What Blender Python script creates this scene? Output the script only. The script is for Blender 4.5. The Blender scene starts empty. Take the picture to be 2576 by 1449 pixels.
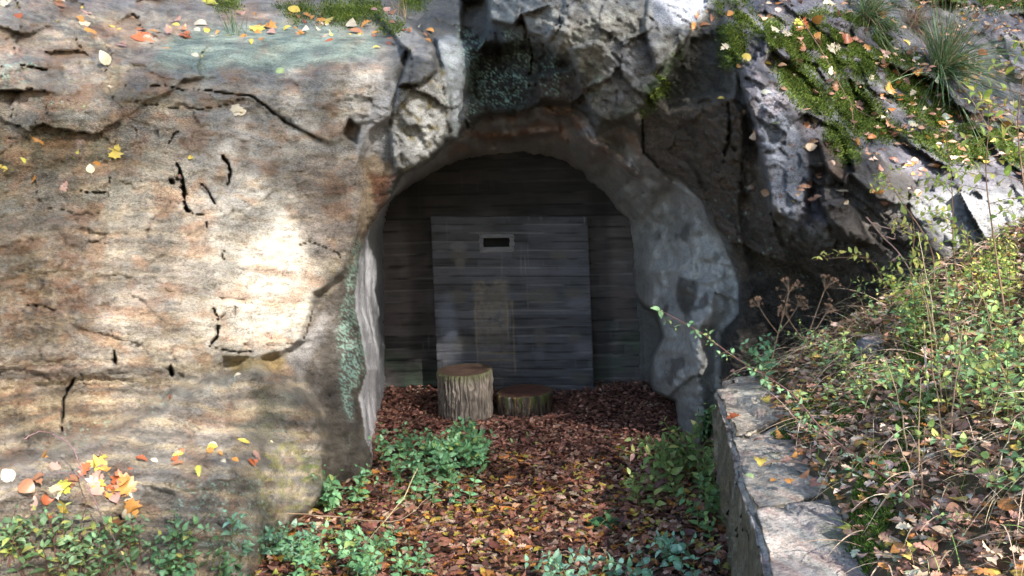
import bpy, bmesh, math, random
import numpy as np
from mathutils import Vector, Matrix
R = math.radians
random.seed(7)
rng = np.random.default_rng(7)
scene = bpy.context.scene
COL = scene.collection

# ------------------------------------------------------------------ camera
CAMZ, PITCH, ROLL, F = 2.10, R(6.0), R(1.3), 2020.0       # focal length in units of a 2576 px wide picture
cd = bpy.data.cameras.new('camera'); cam = bpy.data.objects.new('camera', cd); COL.objects.link(cam)
cd.sensor_width = 36; cd.lens = 36 * F / 2576; cd.clip_end = 500; cd.clip_start = 0.05
fw = Vector((0, math.cos(PITCH), -math.sin(PITCH))); rt = Vector((1, 0, 0)); up = rt.cross(fw)
rt2 = rt * math.cos(ROLL) - up * math.sin(ROLL); up2 = up * math.cos(ROLL) + rt * math.sin(ROLL)
rt, up = rt2, up2
cam.matrix_world = Matrix(((rt.x, up.x, -fw.x, 0), (rt.y, up.y, -fw.y, 0), (rt.z, up.z, -fw.z, CAMZ), (0, 0, 0, 1)))
scene.camera = cam
cd.dof.use_dof = False
FW, RT, UP, CC = (np.array(v) for v in (fw, rt, up, (0, 0, CAMZ)))

# ------------------------------------------------------------------ light
SUN_DIR = np.array((0.50, -0.62, 0.60)); SUN_DIR /= np.linalg.norm(SUN_DIR)     # towards the sun
w = bpy.data.worlds.new('World'); scene.world = w; w.use_nodes = True
nt = w.node_tree; sky = nt.nodes.new('ShaderNodeTexSky'); sky.sky_type = 'NISHITA'; sky.sun_disc = False
sky.sun_elevation = math.asin(SUN_DIR[2]); sky.sun_rotation = math.atan2(SUN_DIR[0], SUN_DIR[1])
wb = nt.nodes.new('ShaderNodeVectorMath'); wb.operation = 'MULTIPLY'; wb.inputs[1].default_value = (1.05, 1.0, .93)   # white balance
nt.links.new(sky.outputs[0], wb.inputs[0]); nt.links.new(wb.outputs[0], nt.nodes['Background'].inputs[0]); nt.nodes['Background'].inputs[1].default_value = 0.15
sl = bpy.data.lights.new('sun', 'SUN'); sl.energy = 5.0; sl.angle = R(0.8); sl.color = (1, .95, .88)
so = bpy.data.objects.new('sun', sl); COL.objects.link(so)
so.rotation_euler = Vector(SUN_DIR).to_track_quat('Z', 'Y').to_euler(); so.location = (6, -8, 9)
scene.view_settings.view_transform = 'Standard'; scene.view_settings.look = 'None'
scene.view_settings.gamma = 1; scene.view_settings.exposure = 1.85
scene.cycles.max_bounces = 6; scene.cycles.diffuse_bounces = 3; scene.cycles.caustics_reflective = False

# ------------------------------------------------------------------ helpers
def ray(u, v):
    return FW + RT * ((np.asarray(u, float) - 1288) / F)[..., None] - UP * ((np.asarray(v, float) - 724.5) / F)[..., None]
def P(u, v, d): return CC + ray(u, v) * np.asarray(d, float)[..., None]
def Pz(u, v, z):
    r = ray(u, v); return CC + r * ((z - CAMZ) / r[..., 2])[..., None]

def tag(o, label=None, cat=None, group=None, kind=None):
    if label: o['label'] = label
    if cat: o['category'] = cat
    if group: o['group'] = group
    if kind: o['kind'] = kind
    return o
def empty(name, loc=(0, 0, 0), **k):
    o = bpy.data.objects.new(name, None); COL.objects.link(o); o.location = loc; o.empty_display_size = .1
    return tag(o, **k)
def mesh_np(name, V, faces, mat, parent=None, cols=None, wet=None, smooth=True, loc=None):
    """faces: (n,3) or (n,4) int array, or list of them"""
    V = np.asarray(V, np.float32)
    me = bpy.data.meshes.new(name)
    fl = faces if isinstance(faces, list) else [faces]
    fl = [np.asarray(f) for f in fl if len(f)]
    me.vertices.add(len(V))
    if loc is not None: V = V - np.asarray(loc, np.float32)
    me.vertices.foreach_set('co', V.ravel())
    loops = np.concatenate([f.ravel() for f in fl]); tot = np.concatenate([np.full(len(f), f.shape[1]) for f in fl])
    me.loops.add(len(loops)); me.loops.foreach_set('vertex_index', loops.astype(np.int32))
    me.polygons.add(len(tot)); st = np.concatenate([[0], np.cumsum(tot)[:-1]])
    me.polygons.foreach_set('loop_start', st.astype(np.int32)); me.polygons.foreach_set('loop_total', tot.astype(np.int32))
    if smooth: me.polygons.foreach_set('use_smooth', np.ones(len(tot), bool))
    me.update(calc_edges=True)
    if cols is not None:
        a = me.color_attributes.new('Col', 'FLOAT_COLOR', 'POINT')
        c = np.ones((len(V), 4), np.float32); c[:, :3] = np.clip(cols, 0, 1); a.data.foreach_set('color', c.ravel())
    if wet is not None:
        a = me.attributes.new('wet', 'FLOAT', 'POINT'); a.data.foreach_set('value', np.clip(wet, 0, 1).astype(np.float32))
    if mat: me.materials.append(mat)
    o = bpy.data.objects.new(name, me); COL.objects.link(o)
    if loc is not None: o.location = loc
    if parent: o.parent = parent; 
    if parent and loc is None: o.matrix_parent_inverse = Matrix.Translation(-parent.location)
    return o

# ---- noise (numpy perlin)
def _grad(ix, iy, seed):
    h = (ix * 374761393 + iy * 668265263 + seed * 1442695041) & 0xffffffff
    h = ((h ^ (h >> 13)) * 1274126177) & 0xffffffff; h = h ^ (h >> 16)
    a = h.astype(np.float64) * (2 * math.pi / 4294967296.0)
    return np.cos(a), np.sin(a)
def perlin(x, y, seed=0):
    x = np.asarray(x, float); y = np.asarray(y, float)
    x0 = np.floor(x).astype(np.int64); y0 = np.floor(y).astype(np.int64); fx = x - x0; fy = y - y0
    u = fx**3 * (fx * (fx * 6 - 15) + 10); v = fy**3 * (fy * (fy * 6 - 15) + 10)
    def g(i, j):
        a, b = _grad(x0 + i, y0 + j, seed); return a * (fx - i) + b * (fy - j)
    return 1.4 * ((g(0, 0) * (1 - u) + g(1, 0) * u) * (1 - v) + (g(0, 1) * (1 - u) + g(1, 1) * u) * v)
def fbm(x, y, oct=4, seed=0, gain=.5):
    s = 0; a = 1; t = 0
    for i in range(oct):
        s = s + a * perlin(x * 2**i, y * 2**i, seed + 17 * i); t += a; a *= gain
    return s / t
def sst(a, b, x):
    t = np.clip((x - a) / (b - a), 0, 1); return t * t * (3 - 2 * t)
def lerp(a, b, t): return a + (b - a) * t
def sdf(poly, X, Y):
    """signed distance, positive inside"""
    n = len(poly); d = np.full(X.shape, 1e18); ins = np.zeros(X.shape, bool)
    for i in range(n):
        ax, ay = poly[i]; bx, by = poly[(i + 1) % n]; ex, ey = bx - ax, by - ay
        wx, wy = X - ax, Y - ay; t = np.clip((wx * ex + wy * ey) / (ex * ex + ey * ey + 1e-9), 0, 1)
        d = np.minimum(d, (wx - ex * t)**2 + (wy - ey * t)**2)
        c = ((ay <= Y) & (by > Y)) | ((by <= Y) & (ay > Y))
        with np.errstate(divide='ignore', invalid='ignore'):
            xi = ax + (Y - ay) / (by - ay + (by == ay)) * ex
        ins ^= c & (X < xi)
    return np.where(ins, 1, -1) * np.sqrt(d)
def linedist(pts, X, Y):
    d = np.full(X.shape, 1e18); s = np.zeros(X.shape); n = len(pts)
    for i in range(n - 1):
        ax, ay = pts[i]; bx, by = pts[i + 1]; ex, ey = bx - ax, by - ay
        wx, wy = X - ax, Y - ay; t = np.clip((wx * ex + wy * ey) / (ex * ex + ey * ey + 1e-9), 0, 1)
        q = (wx - ex * t)**2 + (wy - ey * t)**2; m = q < d
        s = np.where(m, (i + t) / (n - 1), s); d = np.minimum(d, q)
    return np.sqrt(d), s

# ---- materials
def newmat(name):
    m = bpy.data.materials.new(name); m.use_nodes = True; nt = m.node_tree
    return m, nt, nt.nodes['Principled BSDF'], (lambda t: nt.nodes.new('ShaderNode' + t)), nt.links.new
def noise_node(N, L, coord, scale, detail=6, rough=.6, stretch=None, out='Fac'):
    n = N('TexNoise'); n.inputs['Scale'].default_value = scale; n.inputs['Detail'].default_value = detail
    n.inputs['Roughness'].default_value = rough
    if stretch:
        mp = N('Mapping'); mp.inputs['Scale'].default_value = stretch; L(coord, mp.inputs[0]); coord = mp.outputs[0]
    L(coord, n.inputs['Vector']); return n.outputs[out]
def mathn(N, L, op, a, b, clamp=False):
    n = N('Math'); n.operation = op; n.use_clamp = clamp
    for i, x in enumerate((a, b)):
        if isinstance(x, (int, float)): n.inputs[i].default_value = x
        else: L(x, n.inputs[i])
    return n.outputs[0]
def rock_mat(name, stretch=(1, 1, 3), bump=.5, fine=60, var=.6, wetrough=.2, speck=.0):
    m, nt, bs, N, L = newmat(name)
    at = N('Attribute'); at.attribute_name = 'Col'; wt = N('Attribute'); wt.attribute_name = 'wet'
    co = N('TexCoord').outputs['Object']
    n1 = noise_node(N, L, co, 9, 8, .65, stretch); n2 = noise_node(N, L, co, fine, 8, .75, stretch); n3 = noise_node(N, L, co, 220, 3, .6)
    n4 = noise_node(N, L, co, 130, 4, .8)
    s = mathn(N, L, 'ADD', mathn(N, L, 'ADD', mathn(N, L, 'MULTIPLY', n1, .6), mathn(N, L, 'MULTIPLY', n4, .45)), mathn(N, L, 'MULTIPLY', n2, .95))
    s = mathn(N, L, 'ADD', mathn(N, L, 'MULTIPLY', mathn(N, L, 'SUBTRACT', s, 1.0), var * 2.2), 1.0)
    s = mathn(N, L, 'MAXIMUM', s, .15)
    hs = N('VectorMath'); hs.operation = 'SCALE'; L(at.outputs['Color'], hs.inputs[0]); L(s, hs.inputs['Scale'])
    L(hs.outputs[0], bs.inputs['Base Color'])
    r = N('MapRange'); L(wt.outputs['Fac'], r.inputs[0]); r.inputs[3].default_value = .82; r.inputs[4].default_value = wetrough
    rr = mathn(N, L, 'ADD', r.outputs[0], mathn(N, L, 'MULTIPLY', mathn(N, L, 'SUBTRACT', n2, .5), .35)); L(rr, bs.inputs['Roughness'])
    sp = N('MapRange'); L(wt.outputs['Fac'], sp.inputs[0]); sp.inputs[3].default_value = .2; sp.inputs[4].default_value = .75
    L(sp.outputs[0], bs.inputs['Specular IOR Level'])
    h = mathn(N, L, 'ADD', mathn(N, L, 'MULTIPLY', n1, 1.4), mathn(N, L, 'ADD', mathn(N, L, 'MULTIPLY', n2, .35), mathn(N, L, 'MULTIPLY', n3, .3)))
    b = N('Bump'); b.inputs['Strength'].default_value = bump; b.inputs['Distance'].default_value = .05
    L(h, b.inputs['Height']); L(b.outputs[0], bs.inputs['Normal'])
    return m
def leaf_mat(name, rough=.5, trans=.35, vein=True):
    m, nt, bs, N, L = newmat(name)
    at = N('Attribute'); at.attribute_name = 'Col'; co = N('TexCoord').outputs['Object']
    n = noise_node(N, L, co, 70, 3)
    s = mathn(N, L, 'ADD', mathn(N, L, 'MULTIPLY', mathn(N, L, 'SUBTRACT', n, .5), 1.3), 1.0)
    hs = N('VectorMath'); hs.operation = 'SCALE'; L(at.outputs['Color'], hs.inputs[0]); L(s, hs.inputs['Scale'])
    L(hs.outputs[0], bs.inputs['Base Color']); bs.inputs['Roughness'].default_value = rough; bs.inputs['Specular IOR Level'].default_value = .35
    tr = N('BsdfTranslucent'); L(hs.outputs[0], tr.inputs[0]); mx = N('MixShader'); mx.inputs[0].default_value = trans
    L(bs.outputs[0], mx.inputs[1]); L(tr.outputs[0], mx.inputs[2]); L(mx.outputs[0], nt.nodes['Material Output'].inputs[0])
    return m
M_ROCK = rock_mat('gneiss', (.9, 1, 1.7), 1.0, 62, 1.45, .16)
M_SHOT = rock_mat('sprayed_concrete', (1, 1, 1), .6, 50, .8)
M_STONE = rock_mat('granite', (1, 1, 1), .8, 60, 1.4)
M_SOIL = rock_mat('leaf_mould', (1, 1, 1), .8, 50, .8)
M_LEAF = leaf_mat('fresh_leaf', .45, .35); M_DEAD = leaf_mat('fallen_leaf', .38, .12)
M_STEM = leaf_mat('stem', .6, 0.0); M_MOSS = leaf_mat('moss', .85, .25); M_BLADE = leaf_mat('grass_blade', .55, .25)

# ================================================================== GROUND HEIGHTS
def wall_x(y): return .86 + .18 * (y - 2.6) + np.maximum(y - 5.25, 0) * 1.35
def H(x, y):
    x = np.asarray(x, float); y = np.asarray(y, float)
    z = .42 * np.clip((7.0 - y) / 6, 0, 1.2) + .03 * fbm(x * 1.3, y * 1.3, 3, 5)
    z = z + .02 * sst(7.9, 8.9, y) + .06 * sst(-.9, -2.2, x) * sst(6.3, 4.5, y)
    e = x - wall_x(y); s = sst(.10, .32, e)
    b = .82 + .57 * np.maximum(e - .1, 0) * (1 + .0 * e) + .05 * fbm(x * 1.7, y * 1.7, 4, 9) - .10 * sst(5.0, 6.6, y)
    b = np.where(y < 2.2, lerp(.4, b, sst(0.2, 2.2, y)), b)
    b = np.minimum(b, 3.2 + .1 * e)
    z = lerp(z, b, s)
    return z

# ================================================================== CLIFF RELIEF
S = 4
us = np.arange(-420, 2990, S).astype(float); vs = np.arange(-460, 1560, S).astype(float)
U, Vv = np.meshgrid(us, vs); nV, nU = U.shape
ctrl = [(-420,-460,8.5),(-420,300,4.7),(-420,800,4.1),(-420,1560,3.7),(0,-200,8.0),(0,0,5.7),(0,200,5.0),(0,500,4.7),(0,800,4.5),(0,1100,4.3),(0,1300,4.15),(0,1540,4.1),
 (300,-200,8.5),(300,0,6.8),(300,90,6.1),(300,200,5.55),(300,500,5.2),(300,800,4.95),(300,1100,4.7),(300,1300,4.5),(300,1540,4.4),
 (600,-200,9.2),(600,0,7.9),(600,60,7.1),(600,160,6.1),(600,240,5.9),(600,500,5.65),(600,800,5.4),(600,960,5.25),(600,1100,4.95),(600,1200,4.75),(600,1400,4.6),
 (850,-100,8.8),(850,0,8.0),(850,80,7.1),(850,130,6.4),(850,300,6.2),(850,600,6.1),(850,900,6.0),(850,1100,5.8),(850,1300,5.7),(850,1540,5.6),
 (1030,-200,8.8),(1030,0,8.0),(1050,100,6.9),(1060,300,6.35),(1050,420,6.35),(1200,-200,8.2),(1200,0,7.5),(1200,150,7.0),(1200,280,6.95),
 (1350,-200,7.8),(1350,0,6.5),(1350,80,6.4),(1350,200,6.7),(1350,270,6.95),(1500,-200,8),(1500,0,6.3),(1500,150,6.25),(1500,300,6.45),
 (1700,-200,8),(1700,0,6.6),(1700,200,6.3),(1700,400,6.5),(1700,500,6.6),(1830,60,6.3),(1850,250,5.9),(1880,450,6.0),(1900,650,6.25),(1880,900,6.4),(1860,1100,6.5),
 (1950,300,5.8),(1980,550,5.85),(2100,-200,9),(2100,0,7.3),(2100,200,6.5),(2100,400,5.8),(2150,600,5.7),(2100,800,6.3),(2100,1000,6.5),
 (2300,-200,9.8),(2300,0,8.1),(2300,200,7.1),(2300,400,6.2),(2300,550,5.7),(2300,750,6.0),(2576,-200,10.5),(2576,0,8.8),(2576,200,7.8),(2576,400,6.7),(2576,550,6.0),(2576,800,6.0),
 (2990,-460,12),(2990,200,8.5),(2990,600,6.5),(2990,1000,6.3),(1300,-460,11),(1300,700,6.4),(1000,700,6.2),(1600,700,6.5),(1300,1100,6.5),(1900,1540,6.5),(2400,1300,6.5)]
def tps(pts, X, Y):
    p = np.array(pts, float); q = p[:, :2] / 500; n = len(p)
    def k(r2): return np.where(r2 > 1e-12, .5 * r2 * np.log(np.maximum(r2, 1e-12)), 0)
    A = np.zeros((n + 3, n + 3)); A[:n, :n] = k(((q[:, None] - q[None])**2).sum(-1)) + np.eye(n) * .002
    A[:n, n] = 1; A[:n, n + 1:] = q; A[n, :n] = 1; A[n + 1:, :n] = q.T
    c = np.linalg.solve(A, np.concatenate([p[:, 2], [0, 0, 0]]))
    x, y = X / 500, Y / 500; o = c[n] + c[n + 1] * x + c[n + 2] * y
    for i in range(n): o = o + c[i] * k((x - q[i, 0])**2 + (y - q[i, 1])**2)
    return o
D = tps(ctrl, U, Vv)
nA = fbm(U / 60, Vv / 60, 4, 1); nB = fbm(U / 60 + 40, Vv / 60, 4, 2)
WU = U + nA * 14; WV = Vv + nB * 14
left = sst(1010, 930, WU + .0 * WV)                      # the big smooth gneiss face on the left
right = sst(1800, 1900, WU)
# -- facets: tilted Voronoi planes
def facets(cell, seed, tilt, step, X, Y, warp=.25):
    r = np.random.default_rng(seed)
    gx = np.arange(X.min() - cell, X.max() + cell, cell); gy = np.arange(Y.min() - cell, Y.max() + cell, cell)
    GX, GY = np.meshgrid(gx, gy); sx = (GX + r.uniform(-.5, .5, GX.shape) * cell); sy = (GY + r.uniform(-.5, .5, GX.shape) * cell)
    tx = r.normal(0, tilt, GX.shape); ty = r.normal(0, tilt, GX.shape); of = r.normal(0, step, GX.shape)
    Xw = X + fbm(X / cell * 1.2, Y / cell * 1.2, 3, seed) * cell * warp; Yw = Y + fbm(X / cell * 1.2 + 9, Y / cell * 1.2, 3, seed + 3) * cell * warp
    ix = np.round((Xw - gx[0]) / cell).astype(int); iy = np.round((Yw - gy[0]) / cell).astype(int)
    best = np.full(X.shape, 1e9); sec = np.full(X.shape, 1e9); val = np.zeros(X.shape); cid = np.zeros(X.shape)
    for dx in (-1, 0, 1):
        for dy in (-1, 0, 1):
            jx = np.clip(ix + dx, 0, len(gx) - 1); jy = np.clip(iy + dy, 0, len(gy) - 1)
            qx = Xw - sx[jy, jx]; qy = Yw - sy[jy, jx]; q = np.hypot(qx, qy); m = q < best
            sec = np.where(m, best, np.minimum(sec, q)); best = np.where(m, q, best)
            val = np.where(m, of[jy, jx] + (tx[jy, jx] * qx + ty[jy, jx] * qy) / cell, val); cid = np.where(m, of[jy, jx], cid)
    return val, sec - best, cid
# rotate coordinates so facets on the right lean down to the right like the real beds
ang = R(38); RX = U * math.cos(ang) + Vv * math.sin(ang); RY = -U * math.sin(ang) + Vv * math.cos(ang)
f1, e1, id1 = facets(150, 11, .16, .10, U * 1.25, Vv * .95)
f2, e2, id2 = facets(150, 12, .17, .10, RX * .75, RY * 1.45)
f3, e3, id3 = facets(46, 13, .045, .030, RX * .8, RY * 1.3)
ctr = (1 - left) * (1 - right)
D += ctr * (f1 * .38 + f3 * .5) + right * (f2 * .7 + f3 * .7)
crk = ctr * (1 - sst(0, 5, e1)) * .03 * sst(-.1, .3, nA) + right * (1 - sst(0, 5, e2)) * .03 * sst(-.1, .3, nB)
D += crk
D += (1 - left) * .07 * fbm(U / 90, Vv / 90, 5, 21)
# -- gneissic strata on the left face: long, slightly sagging bands
band = Vv + 26 * np.sin(U / 210 + .6) + 18 * fbm(U / 200, Vv / 200, 2, 31) + .04 * (U - 400)
strata = fbm(U / 150, band / 17, 4, 33, .6)
st_f = fbm(U / 60, band / 6, 3, 37, .6)
D += left * (.024 * strata + .010 * st_f + .05 * fbm(U / 180, Vv / 120, 4, 35) + .012 * fbm(U / 18, Vv / 11, 3, 36))
rdg = lambda a: 1 - 2 * abs(a)
D += left * (-.34 * sst(1060, 1215, Vv + nA * 30) * sst(760, 600, U))
rg1 = rdg(fbm(RX / 70, RY / 34, 4, 131)); rg2 = rdg(fbm(U / 60, band / 26, 4, 132)); rg3 = rdg(fbm(U / 22, Vv / 17, 3, 133))
D += (1 - left) * (.055 * rg1 + .022 * rg3) * 1.0 + left * (.014 * rg2 + .008 * rg3)
f6, e6, id6 = facets(120, 16, .03, .012, U * .55, band * 1.5); f7, e7, id7 = facets(60, 17, .02, .008, U * .8, Vv * 1.1)
fine = np.maximum(sst(2.2, .6, e6) * sst(-.05, .25, nB), sst(1.8, .5, e7) * sst(.08, .3, fbm(U / 130, Vv / 130, 3, 134)))
D += left * (f6 * .5 + f7 * .35 + .02 * fine)
upl = sst(420, 250, Vv) * sst(620, 350, U)               # broken blocky part at the upper left
f4, e4, id4 = facets(105, 14, .10, .06, U * .8, Vv * 1.3)
D += left * upl * (f4 + (1 - sst(0, 5, e4)) * .02 * sst(0, .3, nA))

def pm(poly, soft=6, warp=1.0):
    return sst(-soft, soft, sdf(poly, U + (WU - U) * warp, Vv + (WV - Vv) * warp))
def block(poly, off, gu=0, gv=0, soft=6, warp=.8):
    """raise (negative) or sink a piece of the rock, tilted: metres per 100 px"""
    global D
    c = np.mean(poly, 0); D = D + pm(poly, soft, warp) * (off + gu * (U - c[0]) / 100 + gv * (Vv - c[1]) / 100)
# left mass: stands proud of the concreted rock beside it
MAIN = [(-500,140),(330,150),(520,95),(840,85),(980,95),(1030,112),(1000,205),(985,300),(930,330),(905,420),(920,520),(900,600),(868,690),(795,740),(782,790),(765,860),(700,895),(640,905),(560,900),(430,1300),(-500,1700)]
D += -.20 * pm(MAIN, 12, .8) * sst(1000, 880, Vv)
block([(330,255),(620,250),(670,270),(820,355),(850,360),(900,320),(960,200),(900,110),(400,130)], -.03, gv=-.03, soft=5)
block([(860,340),(895,360),(905,322),(880,300)], .25, soft=5, warp=.3)
D += -.46 * pm([(-600,1330),(60,1170),(300,1070),(430,1005),(520,962),(650,915),(690,955),(800,1020),(822,1100),(822,1260),(700,1345),(600,1600),(-600,1700)], 20, 1.6)
block([(560,1088),(590,1010),(700,965),(720,1085)], .05, gv=-.02, soft=9, warp=.5)
block([(300,1290),(450,1215),(560,1225),(640,1200),(690,1240),(690,1500),(250,1500)], .07, soft=22, warp=2.2)
block([(690,1120),(800,1060),(822,1150),(815,1260),(700,1330),(670,1250)], -.06, soft=30, warp=2)
# boulders and faces above the mouth
block([(942,31),(978,20),(1024,56),(1060,92),(1092,122),(1098,178),(1054,211),(1004,214),(1030,134),(1000,100)], -.38, gv=-.10, gu=-.10, soft=5, warp=.3)
block([(1000,222),(1049,216),(1121,168),(1131,306),(1110,367),(1024,438),(990,420),(983,331)], -.16, gu=.04, gv=.06, soft=7, warp=.4)
block([(1092,96),(1160,88),(1180,200),(1172,300),(1140,360),(1126,300),(1118,180)], -.10, gu=.25, soft=7, warp=.5)
block([(1165,0),(1215,0),(1232,60),(1200,120),(1160,100)], .35, soft=8, warp=.6)
block([(1217,-460),(1560,-460),(1400,-60),(1380,8),(1312,40),(1294,66),(1230,52)], -.48, gv=.02, gu=.06, soft=5, warp=.5)
block([(1312,36),(1380,8),(1500,-80),(1700,-460),(1900,-460),(1800,-60),(1770,40),(1700,130),(1650,220),(1600,285),(1540,310),(1495,290),(1468,235),(1442,160),(1400,145),(1368,95),(1332,80)], -.36, gv=.05, gu=.06, soft=4, warp=.5)
block([(1440,120),(1500,100),(1580,180),(1640,230),(1600,285),(1540,310),(1495,290),(1468,235),(1442,160)], .0, gv=.16, gu=-.02, soft=5, warp=.7)
block([(1312,36),(1380,8),(1440,60),(1400,145),(1332,80)], .0, gu=-.14, gv=.05, soft=4, warp=.7)
block([(1640,-100),(1800,-100),(1770,40),(1700,130),(1650,180),(1620,60)], .0, gu=.22, gv=-.05, soft=5, warp=.6)
block([(1200,135),(1320,100),(1440,165),(1470,240),(1440,285),(1230,290),(1175,240)], .38, gv=-.16, soft=26, warp=2.6)
block([(1350,190),(1440,170),(1475,230),(1440,262),(1360,250)], -.22, gv=.15, gu=.1, soft=6, warp=.6)
block([(1660,230),(1740,100),(1820,70),(1840,230),(1780,260),(1680,280)], .16, gu=-.12, soft=9)
block([(1620,290),(1690,250),(1800,235),(1850,240),(1885,350),(1890,480),(1850,560),(1760,500),(1660,430),(1615,390)], -.02, gv=.14, gu=-.10, soft=8)
block([(1822,50),(1850,60),(1862,150),(1855,250),(1820,220)], -.16, soft=8)
# buttress ridge right of the mouth
block([(1855,140),(1960,190),(2020,330),(2040,440),(2000,560),(1950,540),(1925,440),(1900,330),(1868,220)], -.22, gu=.20, soft=6, warp=.6)
block([(1875,300),(1925,440),(1950,545),(1990,590),(1960,700),(1890,680),(1860,560),(1868,420)], .10, gu=-.25, soft=8, warp=.6)
block([(2058,355),(2110,340),(2135,430),(2132,470),(2080,430)], -.20, gu=.2, soft=5, warp=.4)
block([(2065,515),(2125,500),(2160,540),(2190,600),(2150,625),(2090,560)], -.22, gu=.15, soft=5, warp=.4)
block([(2140,380),(2210,390),(2290,450),(2280,520),(2200,500),(2140,440)], -.16, gu=.1, gv=-.1, soft=6, warp=.5)
block([(2040,420),(2075,430),(2060,540),(2030,560)], .18, soft=9)
block([(1900,900),(1890,720),(2000,660),(2160,680),(2250,740),(2300,820),(2100,900)], .10, soft=40)
for pl in ([(1940,120),(2060,230),(2120,330),(2080,340),(1990,240),(1920,160)], [(2130,200),(2240,330),(2330,400),(2260,390),(2150,290)]):
    block(pl, .12, gv=-.12, soft=6)
# cracks: (width px, depth m, points)
nC = fbm(U / 14, Vv / 14, 2, 39)
CR = [(3,.10,[(330,249),(370,262),(420,270),(470,268),(505,277),(530,272),(570,262),(600,253),(620,248)]),
 (4,.16,[(340,218),(420,220),(470,225),(560,233),(630,243),(670,268),(700,295),(725,308),(760,325),(800,348),(825,360)]),
 (12,.34,[(443,405),(452,440),(462,480),(464,508)]),(6,.3,[(464,505),(470,530),(482,536)]),(11,.3,[(426,452),(438,460)]),
 (6,.28,[(558,385),(573,410),(578,440),(573,470)]),(4,.2,[(503,462),(520,480),(538,505),(545,530)]),(2.5,.1,[(478,536),(530,536)]),
 (4,.14,[(523,550),(520,575)]),(4,.12,[(560,625),(558,645),(564,657)]),(6,.26,[(537,775),(547,810),(547,845),(530,872)]),(2.5,.08,[(548,805),(570,785)]),
 (5,.16,[(290,885),(292,920)]),(5,.2,[(192,935),(180,970),(160,1000),(158,1050),(155,1092)]),(9,.26,[(430,915),(436,950)]),
(2.5,.08,[(595,770),(592,790)]),(3,.1,[(460,330),(440,337),(420,370)]),(2.5,.08,[(880,690),(850,640),(780,610),(700,620)]),
 (4,.12,[(540,875),(600,885),(640,884)]),(3,.1,[(150,780),(60,765)]),
 (4,.15,[(1172,300),(1180,330),(1196,310)]),(3,.12,[(1183,180),(1195,200),(1200,240),(1212,270)]),(4,.15,[(1330,80),(1340,150),(1330,220)]),
 (5,.18,[(1618,300),(1620,380),(1660,430)]),(3,.1,[(1405,20),(1412,60),(1405,80)]),(6,.2,[(1830,240),(1838,330),(1815,420)]),
 (4,.16,[(2120,455),(2128,510)]),(5,.2,[(2045,440),(2035,500),(2040,540)]),(3,.12,[(790,765),(765,860)]),(2.5,.05,[(262,100),(285,150),(250,200)]),
 (4,.15,[(0,165),(90,170),(130,180)]),(3,.05,[(100,520),(200,540),(270,535)]),(5,.14,[(200,480),(270,490),(272,440)])]
CRM = np.zeros_like(D)
for wd, dp, pts in CR:
    ld, s = linedist(pts, U + nA * 9 + nC * 3, Vv + nB * 9)
    k = np.clip(1 - abs(2 * s - 1)**2.2, .12, 1) * (1 + .9 * nC); m = sst(wd * .8, wd * .15, ld / k / (1 + 1.3 * nA)); dp *= .8
    D += m * dp; CRM = np.maximum(CRM, m)
# -- tunnel mouth and inner ring
OUT = [(940,1290),(932,1150),(915,1070),(903,1000),(924,930),(918,880),(898,800),(893,740),(905,650),(915,600),(960,528),(985,500),(995,470),(1010,445),(1060,420),(1130,368),(1170,325),(1230,292),(1300,288),(1370,268),(1440,266),(1480,300),(1500,342),(1564,311),(1600,330),(1620,390),(1660,433),(1703,443),(1764,509),(1785,560),(1810,586),(1825,626),(1856,700),(1857,790),(1815,838),(1813,890),(1812,960),(1800,1290)]
INN = [(975,1290),(970,1011),(968,900),(968,719),(964,645),(966,561),(980,511),(1010,482),(1060,453),(1100,428),(1161,402),(1238,392),(1314,384),(1390,395),(1424,407),(1462,438),(1482,458),(1518,484),(1538,514),(1574,550),(1584,575),(1592,631),(1589,687),(1597,740),(1605,830),(1612,1000),(1620,1290)]
YB = 8.85; d0 = ray(U, Vv)[..., 1]; DB = YB / d0
nI = fbm(U / 26, Vv / 26, 3, 150); so_ = sdf(OUT, U + nA * 7, Vv + nB * 7); si = sdf(INN, U + nA * 5, Vv + nB * 5) + 5 * nI
inl = so_ > 0
t = np.clip(so_ / (so_ + np.maximum(-si, 0) + 1e-6), 0, 1)
# lip of the rock curls into the opening
D += .30 * np.exp(-np.maximum(-so_, 0) / 7.0) * (~inl)
Do = D + np.where(U > 1650, .30, .30) * inl
low = sst(1290, 900, Vv)
bulge = sst(0, .25, t) * sst(1, .75, t)
lump = fbm(U / 85, Vv / 110, 3, 51); lump2 = fbm(U / 30, Vv / 38, 3, 52)
te = np.clip(t + .0 * bulge, 0, 1)
Dl = 1 / (lerp(1 / np.maximum(Do - f3 * .6, 5), 1 / DB, te**.9)) + bulge * (.40 * lump + .045 * lump2)
# the near, paler part of the right lining stands in front of a darker rear part
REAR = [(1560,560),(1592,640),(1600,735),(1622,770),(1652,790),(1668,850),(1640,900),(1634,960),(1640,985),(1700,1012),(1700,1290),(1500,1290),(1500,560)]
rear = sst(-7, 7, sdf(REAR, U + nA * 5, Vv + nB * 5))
Dl = Dl + (rear - .5) * 1.5 * sst(0, .3, t) * sst(1.0, .8, t) * (U > 1500) * sst(540, 760, Vv)
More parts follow.
